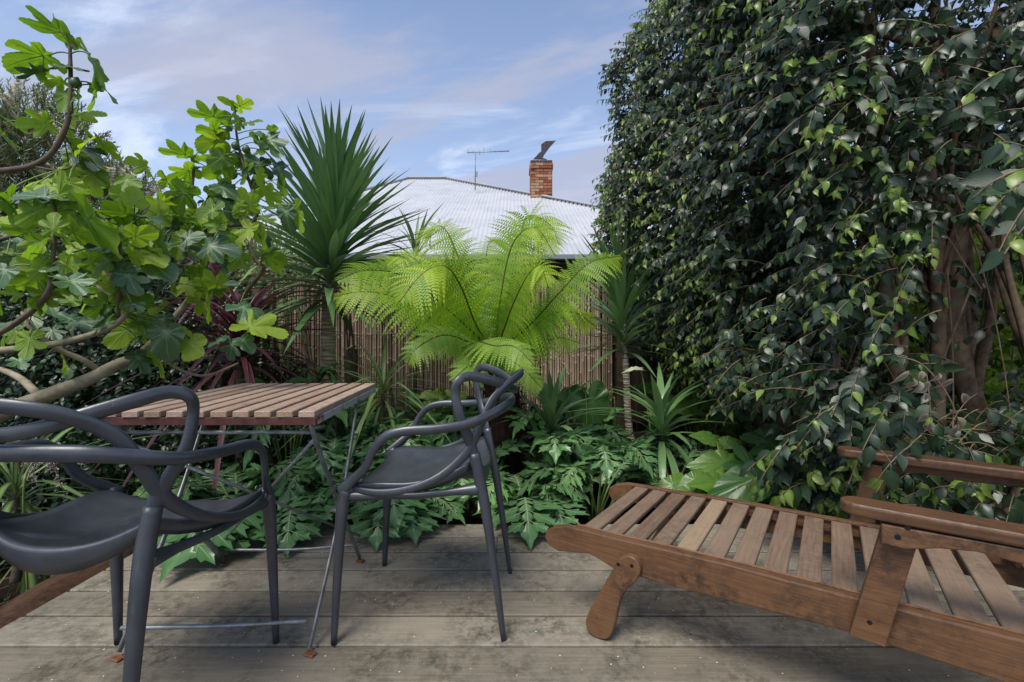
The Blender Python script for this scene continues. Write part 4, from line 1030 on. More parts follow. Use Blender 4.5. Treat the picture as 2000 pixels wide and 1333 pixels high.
arum('pair of wide flat arum leaves in front of the dark paling fence', 1370, 3.5, [(1355, 795, 0, .30, 170, -.1, 0), (1400, 805, 0, .34, 8, -.1, 0), (1325, 800, .1, .26, 200, 0, 0), (1430, 800, .2, .25, -10, 0, 0), (1290, 765, .2, .2, 160, 0, 0)])
def elephant():
    Y = 3.45; c = V(((1135-1000)*Y/F, Y, BED)); t = thing('elephant_ear_plant', 'plant with one big dark rounded hanging leaf right of the young broad yucca', 'elephant ear', c)
    for i, (lx, ly, ax, s, dY) in enumerate(((1148, 765, -80, .36, 0), (1118, 775, -120, .24, .1), (1105, 800, 200, .2, .1), (1165, 800, -60, .22, .15))):
        stalk_leaf(t, c, at(lx, ly, Y+dY), (math.cos(R(ax)), -.15, math.sin(R(ax))), (0, -1, .25), s, HRT[i % 4], r=.006)
elephant()
def flower(label, px, py, Y, s, mat, name, cat, n=26):
    p = at(px, py, Y); t = thing(name, label, cat, (p.x, Y, BED)); rn = random.Random(px)
    put('stem', mesh('stem', *sweep(crom([V((p.x+.02, Y+.03, BED)), V((p.x+.015, Y+.02, p.z*.6)), p], 6), .0045, 6), M_green_stem), t)
    v_, f_, ve = FIC[2]; mats = []
    for i in range(n):
        d = V((rn.gauss(0, 1), rn.gauss(0, 1), rn.gauss(.4, .8))).normalized(); mats.append(np.array(frame(d, (0, 0, 1), p+d*s*.15, s*rn.uniform(.6, 1))))
    put('petals', massmesh('petals', v_, f_, mats, [rn.random() for _ in mats], mat, ve), t)
M_petal = K('greenish_white_petal', (.50, .58, .30), (.62, .68, .42), (.72, .72, .55), rough=.6, trans=.4, nscale=20)
M_petal2 = K('faded_cream_petal', (.50, .36, .24), (.62, .50, .36), (.70, .62, .48), rough=.7, trans=.3, nscale=20)
flower('greenish white flower on a stalk above the big dark rounded leaf', 1143, 757, 3.4, .055, M_petal, 'white_flower', 'flower')
flower('faded cream flower cluster just left of the slender yucca stem', 1172, 775, 3.5, .05, M_petal2, 'hydrangea_flower', 'flower', 34)
flower('second browned cream flower cluster touching the slender yucca stem', 1192, 772, 3.6, .05, M_petal2, 'hydrangea_flower', 'flower', 30)
def calla():
    Y = 3.3; p = at(1252, 722, Y); t = thing('calla_lily', 'pale calla lily flower leaning out from the slender yucca', 'calla lily', (p.x, Y, BED))
    put('stem', mesh('stem', *sweep(crom([V((p.x+.12, Y, BED)), at(1262, 780, Y), p], 8), .005, 6), M_green_stem), t)
    put('spathe', ARM[1].copy(), t, frame((-1, -.2, .15), (0, -.3, 1), p, .13)).data.materials[0] = M_petal
calla()
def lime_plant():
    Y = 3.2; c = V(((862-1000)*Y/F, Y, BED)); t = thing('hellebore', 'lime green hellebore with pale crinkled leaves seen over the arm of the side-on armchair', 'hellebore', c)
    lm = [mm.copy() for mm in HRT]
    for mm in lm: mm.materials[0] = M_lime
    rn = random.Random(4)
    for i in range(30):
        px, py = rn.uniform(838, 892), rn.uniform(765, 835); a = R(rn.uniform(180, 360)) if i % 2 else R(rn.uniform(0, 360))
        stalk_leaf(t, c, at(px, py, Y+rn.uniform(-.1, .1)), (math.cos(a), -.4, math.sin(a)*.5), (rn.uniform(-.4, .4), -.6, .8), rn.uniform(.07, .12), lm[i % 4] if py < 800 or rn.random() < .4 else HRT[i % 4], r=.003)
lime_plant()
# pinkish plume of tiny flowers by the near chair arm
def plume():
    Y = 1.75; c = at(80, 885, Y); t = thing('plume_flower', 'drooping pinkish flower plumes glimpsed under the arm of the near armchair', 'flower', c)
    M_pk = plain('dusty_pink_florets', (.38, .30, .30), .8, (.22, .16, .17), 80)
    for k, (px, py) in enumerate(((128, 970), (55, 935), (62, 950), (170, 912), (100, 925), (40, 915))):
        e = at(px, py, Y); pts = crom([c, c.lerp(e, .5)+V((0, 0, .03)), e], 6); br = put('flower_spray', mesh('flower_spray', *sweep(pts, .0015, 4), M_trunk), t)
        mats = [np.array(frame((random.gauss(0, 1), random.gauss(0, 1), random.gauss(0, 1)), (0, .1, 1), random.choice(pts[3:]).lerp(random.choice(pts[3:]), .3)+V([random.gauss(0, .006) for _ in range(3)]), random.uniform(.004, .007))) for _ in range(130)]
        put('florets', massmesh('florets', [(0, 0, 0), (.5, .6, 0), (0, 1, .2), (-.5, .6, 0)], [(0, 1, 2, 3)], mats, [random.random() for _ in mats], M_pk), br)['kind'] = 'stuff'
    put('stem', mesh('stem', *sweep(crom([(c.x-.15, Y+.1, BED-.1), (c.x-.12, Y+.05, .3), c], 6), .004, 5), M_green_stem), t)
plume()

# ---------------------------------------------------------------- shrubs made of many small leaves
def shrub(name, label, cat, lumps, n, size, mat, stems=4, seed=1, tmpl=0, group=None, core=.5, base=None):
    """lumps: (x,y,z,rx,ry,rz)"""
    g = np.random.default_rng(seed); rn = random.Random(seed)
    l0 = lumps[0]; bx = base or (l0[0], l0[1], BED)
    t = thing(name, label, cat, bx, 0, group)
    vol = np.array([l[3]*l[4]+l[4]*l[5]+l[3]*l[5] for l in lumps]); idx = g.choice(len(lumps), n, p=vol/vol.sum()); Lm = np.array(lumps)[idx]
    d = g.normal(size=(n, 3)); d /= np.linalg.norm(d, axis=1, keepdims=True)
    r = 1-np.abs(g.normal(0, core*.45, n)); r = np.clip(r, 0, 1.15)[:, None]
    cl = np.array([noise.noise(V(q)*4.5) for q in (d*Lm[:, 3:6]+Lm[:, :3])])[:, None]
    p = Lm[:, :3]+d*Lm[:, 3:6]*(r*(1+.35*cl))
    y = d*.5+g.normal(0, .6, (n, 3))+np.array([0, 0, -.35]); z = d+g.normal(0, .5, (n, 3))+np.array([0, 0, .6])
    M = npf(y, z, p, size*g.uniform(.6, 1.25, n)); v_, f_, ve = FIC[tmpl]
    cr = put('crown', massmesh('crown', v_, f_, M, g.random(n), mat, ve), t); cr['kind'] = 'stuff'
    for k in range(stems):
        l = lumps[k % len(lumps)]; e = V((l[0]+rn.uniform(-.3, .3)*l[3], l[1]+rn.uniform(-.3, .3)*l[4], l[2]+rn.uniform(-.2, .4)*l[5])); b = V((bx[0]+rn.uniform(-.15, .15), bx[1]+rn.uniform(-.1, .1), bx[2]-.05))
        put('stem', mesh('stem', *sweep(crom([b, b.lerp(e, .5)+V((rn.uniform(-.1, .1), rn.uniform(-.1, .1), 0)), e], 6), [.022, .015, .008], 7, wob=.1), M_trunk), t)
    return t
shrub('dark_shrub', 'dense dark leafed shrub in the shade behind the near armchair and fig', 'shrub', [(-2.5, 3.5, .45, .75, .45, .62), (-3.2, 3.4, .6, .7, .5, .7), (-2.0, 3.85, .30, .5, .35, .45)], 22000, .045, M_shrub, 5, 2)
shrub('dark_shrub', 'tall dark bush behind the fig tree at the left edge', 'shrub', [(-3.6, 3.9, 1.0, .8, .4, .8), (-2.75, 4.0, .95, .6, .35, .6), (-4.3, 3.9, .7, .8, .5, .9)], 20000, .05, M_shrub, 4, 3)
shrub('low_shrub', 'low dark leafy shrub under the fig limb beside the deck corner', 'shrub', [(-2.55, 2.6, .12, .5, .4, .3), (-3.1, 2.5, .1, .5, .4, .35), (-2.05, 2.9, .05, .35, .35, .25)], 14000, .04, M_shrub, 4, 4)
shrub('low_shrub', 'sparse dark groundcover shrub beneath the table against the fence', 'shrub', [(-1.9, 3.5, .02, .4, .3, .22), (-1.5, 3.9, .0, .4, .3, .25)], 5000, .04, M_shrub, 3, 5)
# beyond the fence
shrub('garden_tree', 'brownish green twiggy tree beyond the fence, seen between the fig branches', 'tree', [(-2.9, 5.8, 1.7, .7, .5, .55), (-3.7, 5.9, 1.9, .8, .5, .7)], 9000, .05, M_needle, 5, 6, 1, base=(-3.2, 5.8, BED-.1))
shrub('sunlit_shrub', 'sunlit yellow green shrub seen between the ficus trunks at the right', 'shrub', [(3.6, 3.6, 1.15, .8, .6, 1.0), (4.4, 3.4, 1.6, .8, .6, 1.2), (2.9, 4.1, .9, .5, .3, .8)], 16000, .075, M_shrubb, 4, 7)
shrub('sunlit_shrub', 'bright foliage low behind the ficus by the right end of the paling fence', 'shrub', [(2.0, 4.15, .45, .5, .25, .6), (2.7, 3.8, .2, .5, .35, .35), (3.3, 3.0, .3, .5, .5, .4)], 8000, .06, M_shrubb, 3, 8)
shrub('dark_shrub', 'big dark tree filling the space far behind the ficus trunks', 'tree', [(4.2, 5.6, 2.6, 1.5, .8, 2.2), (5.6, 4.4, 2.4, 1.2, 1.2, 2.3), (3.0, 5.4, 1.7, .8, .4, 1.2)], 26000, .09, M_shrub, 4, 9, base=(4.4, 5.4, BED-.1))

# ---------------------------------------------------------------- bottlebrush behind the left side
def bottlebrush():
    t = thing('bottlebrush_tree', 'grey green bottlebrush tree with cream flower brushes behind the fig', 'tree', (-5.3, 5.3, BED-.1)); g = np.random.default_rng(5); rn = random.Random(5)
    lumps = [(-5.6, 5.3, 2.9, .95, .6, .95), (-4.7, 5.3, 2.35, .8, .55, .7), (-6.5, 5.4, 2.6, 1.0, .6, 1.3), (-5.2, 5.2, 1.7, 1.1, .5, .6), (-4.1, 5.4, 1.85, .55, .45, .5)]
    mats, tints, tw = [], [], ([], [])
    heads = []
    for k in range(3600):
        l = rn.choices(lumps, [l[3]*l[5] for l in lumps])[0]; d = V((rn.gauss(0, 1), rn.gauss(-.2, 1), rn.gauss(.25, 1))).normalized(); r = 1-abs(rn.gauss(0, .22))
        e = V((l[0]+d.x*l[3]*r, l[1]+d.y*l[4]*r, l[2]+d.z*l[5]*r)); dr = (V((d.x, d.y, max(0, d.z)*.7))+V((rn.gauss(0, .35), rn.gauss(0, .3), .75))).normalized(); ln_ = rn.uniform(.18, .34); b = e-dr*ln_*.8
        if k % 2 == 0: sweep([b, b.lerp(e, .5)+V((0, 0, -.01)), e], .003, 3, mb=tw, cap=False)
        for j in range(20):
            f = j/20; p = b+dr*ln_*f; ph = j*2.4; sd_ = dr.orthogonal().normalized(); q = Matrix.Rotation(ph, 3, dr) @ sd_; y = (q*.75+dr*.8).normalized()
            mats.append(np.array(frame(y, q, p, rn.uniform(.05, .085)))); tints.append((k*.37+rn.random()*.3) % 1)
        if rn.random() < .06 and d.y < .1 and r > .8: heads.append((b+dr*ln_*.55+V((d.x*.04, -.05, 0)), dr))
    c = put('crown', massmesh('crown', [(-.06, 0, 0), (.06, 0, 0), (.09, .5, .02), (0, 1, 0), (-.09, .5, .02)], [(0, 1, 2, 3, 4)], mats, tints, M_needle), t); c['kind'] = 'stuff'
    put('twigs', mesh('twigs', *tw, M_figtwig), t)['kind'] = 'stuff'
    for l in lumps:
        e = V(l[:3]); put('branch', mesh('branch', *sweep(crom([V((-5.3, 5.35, BED-.1)), V((-5.3, 5.35, BED)).lerp(e, .55)+V((rn.uniform(-.15, .15), 0, -.1)), e+V((0, 0, l[5]*.5))], 8), [.07, .045, .02, .01], 8, wob=.08), M_trunk), t)
    # cream brushes
    bm_v, bm_f = [], []
    for i in range(170):
        z = rn.random(); a = rn.uniform(0, 6.28); d = V((math.cos(a), math.sin(a), rn.uniform(-.1, .5))); p = V((0, 0, z-.5)); b0 = len(bm_v); q = d.orthogonal().normalized()*.012
        bm_v += [p-q, p+q, p+d*.30]; bm_f.append((b0, b0+1, b0+2))
    me = mesh('flower_brush', bm_v, bm_f, M_cream, False)
    for p, dr in heads[:110]:
        o = put('flower_brush', me, t, frame_x(dr.orthogonal(), dr, p) @ Matrix.Scale(rn.uniform(.15, .21), 4))
bottlebrush()

# ---------------------------------------------------------------- ficus hedge on the right
FPROF = {4.15: [(4.4, 1.75), (3.9, 1.42), (3.5, 1.16), (3.0, 1.04), (2.66, .96), (2.37, .84), (2.08, .88), (1.72, .98), (1.36, 1.12), (1.0, 1.32), (.73, 1.52), (.33, 2.0)],
         3.3: [(4.4, 1.55), (3.4, 1.18), (3.0, 1.05), (2.6, .97), (2.0, .95), (1.5, 1.02), (1.0, 1.14), (.7, 1.25), (.45, 1.45)],
         2.6: [(4.4, 1.2), (3, 1.06), (2, 1.03), (1.4, 1.06), (.9, 1.1), (.6, 1.2), (.3, 1.4)],
         2.0: [(4.4, 1.2), (3, 1.1), (2, 1.08), (1.4, 1.08), (.9, 1.06), (.5, 1.12), (.28, 1.25)],
         1.45: [(4.4, 1.3), (3, 1.22), (1.5, 1.16), (1, 1.18), (.5, 1.3), (.3, 1.4)]}
def fx(Y, Z):
    ks = sorted(FPROF)
    def g(k):
        l = FPROF[k]
        if Z >= l[0][0]: return l[0][1]
        for (z1, x1), (z0, x0) in zip(l, l[1:]):
            if Z >= z0: return x0+(x1-x0)*(Z-z0)/(z1-z0)
        return l[-1][1]+(l[-1][0]-Z)*1.5
    if Y <= ks[0]: return g(ks[0])
    if Y >= ks[-1]: return g(ks[-1])
    for a, b in zip(ks, ks[1:]):
        if Y <= b: f = (Y-a)/(b-a); return g(a)*(1-f)+g(b)*f
def ficus():
    rn = random.Random(9)
    t = thing('ficus_hedge', 'huge dark glossy weeping ficus hedge with many trunks filling the right side', 'ficus', (1.9, 2.9, BED))
    # trunks and limbs
    trunks = [((1.95, 2.15), (1.80, 2.2, 1.2), (1.65, 2.1, 2.4), .044), ((2.15, 2.3), (2.15, 2.3, 1.1), (2.05, 2.2, 2.6), .038), ((2.42, 2.35), (2.32, 2.4, 1.0), (2.55, 2.4, 2.6), .064), ((2.75, 2.55), (2.6, 2.6, 1.2), (2.35, 2.5, 2.7), .045),
              ((2.05, 2.0), (2.3, 1.95, .9), (2.75, 1.9, 2.0), .042), ((1.75, 2.7), (1.65, 2.7, 1.2), (1.45, 2.7, 2.6), .05), ((1.85, 3.1), (1.7, 3.1, 1.2), (1.35, 3.2, 3.0), .055), ((2.0, 3.6), (1.8, 3.6, 1.3), (1.5, 3.7, 3.1), .055), ((1.7, 2.35), (1.62, 2.3, .8), (1.75, 2.35, 2.2), .04), ((2.9, 2.3), (2.95, 2.2, 1.1), (2.8, 2.1, 2.4), .07)]
    tops = []
    for (bx, by), m_, e, r in trunks:
        pts = crom([V((bx, by, BED-.05)), V((bx, by, BED)).lerp(V(m_), .5)+V((rn.uniform(-.05, .05), rn.uniform(-.05, .05), 0)), V(m_), V(m_).lerp(V(e), .5)+V((rn.uniform(-.06, .06), 0, 0)), V(e)], 8)
        tr = put('trunk', mesh('trunk', *sweep(pts, [r*1.1, r*.9, r*.82, r*.66, r*.5], 10, wob=.09), M_ficbark), t)
        for k in range(7):
            f = rn.uniform(.30, .98); p = pts[int(f*(len(pts)-1))]; yy = max(1.5, min(4.1, p.y+rn.uniform(-.7, .9))); zz_ = p.z+rn.uniform(.15, 1.2)
            e2 = V((fx(yy, zz_)+.12, yy, zz_)) if (p.z > 1.45 and rn.random() < .6) else p+V((rn.uniform(-.25, .3), rn.uniform(-.1, .4), rn.uniform(.6, 1.2)))
            mm = p.lerp(e2, .5)+V((rn.uniform(-.08, .08), rn.uniform(-.08, .08), rn.uniform(0, .2)))
            put('branch', mesh('branch', *sweep(crom([p, mm, e2], 6), [r*.42, r*.28, r*.12], 6, wob=.08), M_ficbark), t); tops.append(e2)
    # sprays: twig with alternate hanging leaves
    mats = [[] for _ in FIC]; tin = [[] for _ in FIC]; young = []; tw = ([], []); cand = []
    def spray(b, d, ln_, nl, size, yg=.05, keep=True):
        e = b+d*ln_-V((0, 0, 1))*ln_*.35; mid_ = b+d*ln_*.5; pts = quad(b, mid_, e, 5); sweep(pts, [.0028, .0014], 3, mb=tw, cap=False)
        for j in range(nl):
            f = (j+.7)/nl; i = min(4, int(f*5)); p = pts[i].lerp(pts[i+1], f*5-i); sg = -1 if j % 2 else 1
            sd_ = d.cross(V((0, 0, 1))); sd_ = sd_.normalized() if sd_.length > .05 else V((1, 0, 0))
            y = (sd_*sg*.62+d*.45+V((rn.gauss(0, .22), rn.gauss(0, .22), -.75+rn.gauss(0, .25)))).normalized()
            z = (V((-.75, -.45, .55))+V((rn.gauss(0, .45), rn.gauss(0, .45), rn.gauss(0, .4)))).normalized()
            s = size*(rn.uniform(.55, 1.0) if rn.random() < .5 else rn.uniform(.9, 1.25))*(1-.25*(f > .85))
            M = frame(y, z, p, s)
            if rn.random() < (yg*4 if f > .7 else yg*.4): young.append(M)
            elif keep and 0 < p.y and abs(p.x/p.y) < 1.15 and abs((p.z-CH)/p.y) < .78: cand.append((s/p.y*rn.uniform(.9, 1.1), M, rn.randrange(4)))
            else: q = rn.randrange(4); mats[q].append(np.array(M)); tin[q].append(rn.random())
    def shell(n, y0, y1, z0, z1, dep, sz=.066, thin=None):
        for _ in range(n):
            Y = rn.uniform(y0, y1); Z = rn.uniform(z0, z1); dd = min(.8, rn.expovariate(1/dep)); nz = noise.noise(V((Y*1.7, Z*1.7, 5)))
            if nz < -.10 and dd < .16 and rn.random() < .85: continue
            lump = .20*noise.noise(V((Y*1.3, Z*1.3, 1)))+.07*noise.noise(V((Y*4, Z*4, 2)))
            p = V((fx(Y, Z)+dd+lump, Y, Z))
            if thin and thin(p): continue
            # the far edge bulges towards the fence and the face looks into the garden
            d = V((-1+rn.gauss(0, .35), rn.gauss(-.35, .6), rn.gauss(-.05, .4))).normalized()
            spray(p, d, rn.uniform(.10, .24), rn.randint(7, 12), sz, .05+(.16 if nz > .2 else 0)+(.05 if Z > 1.2 and Y > 2.6 else 0))
    lowcut = lambda p: (p.x/p.y < .70 and p.z < .50+.1*p.x and p.y < 2.8) or  (p.z < .62+.25*noise.noise(V((p.y*2, 0, 3))) and p.y > 2.75) or (p.z < .40 and p.y > 2.3) or (p.y < 1.62 and p.z < 1.1 and rn.random() < .6) or (p.y < 2.0 and p.x > 1.5 and .55 < p.z < 1.35)
    shell(4300, 2.1, 4.35, .45, 4.5, .17, .053, lowcut)
    shell(1500, 1.55, 2.2, .30, 3.6, .17, .050, lowcut)
    shell(110, 1.6, 2.1, .25, .8, .12, .066, lambda p: p.x/p.y < .60)
    for _ in range(1500):
        Y = rn.uniform(2.3, 4.4); Z = rn.uniform(.7, 4.4); spray(V((fx(Y, Z)+rn.uniform(.32, .75), Y, Z)), V((rn.gauss(-.5, .7), rn.gauss(0, .7), rn.gauss(0, .4))).normalized(), .2, 10, .06, .01)
    shell(160, 4.2, 4.6, 1.4, 4.2, .25, .062)
    # upper crown that closes the near end and roofs the trunks
    for _ in range(1900):
        x = rn.uniform(1.25, 3.3); y = rn.uniform(1.55, 2.6)+.1*(x-1.2); z = rn.uniform(1.45, 3.4)
        lim = 1.38+.38*noise.noise(V((x*2.2, y*2, 7)))
        if z < lim: continue
        # keep peep-holes
        if noise.noise(V((x*2.6/y*2, z*2.6/y*2, 11))) > .16: continue
        spray(V((x, y, z)), V((rn.gauss(-.3, .6), rn.gauss(-.7, .5), rn.gauss(-.1, .4))).normalized(), rn.uniform(.12, .25), rn.randint(7, 12), .052, .03)
    for _ in range(420):       # inner leaves around the trunks
        x = rn.uniform(1.5, 3.1); y = rn.uniform(2.0, 3.6); z = rn.uniform(.0, 1.4)
        if x/y > .80 and .55 < z < 1.2 and rn.random() < .7: continue
        spray(V((x, y, z)), V((rn.gauss(0, 1), rn.gauss(-.5, .6), rn.gauss(0, .4))).normalized(), .18, 8, .062, .02)
    for _ in range(130):       # low foliage behind the far arm of the lounger
        spray(V((rn.uniform(1.45, 2.6), rn.uniform(1.75, 2.3), rn.uniform(.12, .62))), V((rn.gauss(-.5, 1), rn.gauss(-.5, .6), rn.gauss(0, .3))).normalized(), .16, 8, .06, .06)
    # overhanging near sprays at the right edge
    def near(px, py, Y, dpx, dpy, ln_, nl, size, yg=.12): spray(at(px, py, Y), (at(px+dpx, py+dpy, Y)-at(px, py, Y)).normalized()+V((0, -.2, 0)), ln_, nl, size, yg)
    for a in ((2010, 330, .95, -120, 15, .15, 6, .062), (2015, 345, .92, -100, 40, .13, 6, .060), (2020, 385, .9, -80, 60, .12, 5, .062), (2020, 300, 1.0, -60, -30, .12, 6, .060), (2030, 420, .88, -60, 30, .10, 5, .066),
              (1995, 130, 1.3, -110, 20, .2, 8, .064), (1900, 60, 1.35, -130, 40, .2, 9, .064), (1960, 200, 1.25, -100, -10, .18, 8, .064),
              (1800, 850, 1.42, -90, 50, .2, 8, .062), (1730, 800, 1.5, -60, 60, .22, 9, .062), (1650, 780, 1.6, -90, 40, .22, 9, .062), (1780, 870, 1.38, -60, 25, .14, 5, .06), (1985, 950, 1.3, -20, 30, .1, 3, .055)): near(*a)
    a, b = at(1720, 880, 1.28), at(1740, 918, 1.26); sweep(quad(a, a.lerp(b, .5)+V((.02, 0, 0)), b, 4), .0012, 4, mb=tw)
    cand.append((9, frame((.05, -.1, -1), (-.4, -1, .2), b, .062), 0)); cand.append((9, frame((-.35, -.2, -1), (-.3, -1, .6), at(1700, 872, 1.26), .058), 1))
    # nearest leaves are objects of their own, the rest is one crown
    cand.sort(key=lambda c: -c[0])
    lm = [mesh('leaf', v_, f_, M_fic, vein=ve) for v_, f_, ve in FIC]
    for s, M, q in cand[:300]: put('leaf', lm[q], t, M)
    for s, M, q in cand[300:]: mats[q].append(np.array(M)); tin[q].append(rn.random())
    V_, F_ = None, None
    cr = None
    for q in range(4):
        o = put('crown' if q == 0 else 'crown_foliage', massmesh('crown', FIC[q][0], FIC[q][1], mats[q], tin[q], M_fic, FIC[q][2]), t); o['kind'] = 'stuff'
    yo = put('young_leaves', massmesh('young_leaves', FIC[1][0], FIC[1][1], [np.array(m_ @ Matrix.Scale(.85, 4)) for m_ in young], [rn.random() for _ in young], M_ficb, FIC[1][2]), t); yo['kind'] = 'stuff'
    put('twigs', mesh('twigs', *tw, M_ficbark), t)['kind'] = 'stuff'
    # aerial roots and thin bare shoots inside
    ar = ([], [])
    for _ in range(95):
        x, y = rn.uniform(1.45, 2.9), rn.uniform(1.9, 3.3); z1 = rn.uniform(.9, 2.6); a = V((x, y, z1)); b = a+V((rn.uniform(-.5, .5), rn.uniform(-.3, .3), -rn.uniform(.3, 1.4))); sweep(quad(a, a.lerp(b, .5)+V((rn.uniform(-.15, .15), 0, rn.uniform(-.1, .2))), b, 6), [.006, .002], 4, mb=ar, cap=False)
    for _ in range(60):
        px = rn.uniform(1760, 1990); Y = rn.uniform(1.7, 2.2); a = at(px, rn.uniform(820, 880), Y); b = a+V((rn.uniform(-.15, .2), rn.uniform(-.1, .1), rn.uniform(-.08, .12))); sweep(quad(a, a.lerp(b, .5)+V((0, 0, .04)), b, 4), .002, 4, mb=ar, cap=False)
    put('bare_shoots', mesh('bare_shoots', *ar, M_ficbark), t)['kind'] = 'stuff'
    print('ficus leaves', len(cand)+sum(map(len, mats)), 'young', len(young)); 
    # dead twig with papery leaves
    dt = put('dead_twig', mesh('dead_twig', *sweep(crom([at(1745, 695, 1.55), at(1800, 712, 1.5), at(1850, 770, 1.47), at(1875, 830, 1.46)], 6), [.003, .0015], 5), M_figtwig), t)
    dm = []
    for cu, fo in ((.6, .7), (.9, -.5), (.4, 1.0)):
        v_, f_, ve = ficus_leaf(cu, fo); dm.append(mesh('dead_leaf', v_, f_, M_dead, vein=ve))
    for px, py in ((1775, 725), (1800, 725), (1795, 745), (1812, 745), (1806, 768), (1835, 730), (1862, 740), (1880, 768), (1855, 800), (1868, 830), (1820, 825), (1812, 808), (1785, 740), (1872, 815)):
        put('dead_leaf', dm[(px+py) % 3], dt, frame((rn.uniform(-.5, .5), rn.uniform(-.4, .2), -1), (rn.uniform(-.6, .2), -1, .3), at(px, py, 1.47), rn.uniform(.030, .042)))
ficus()

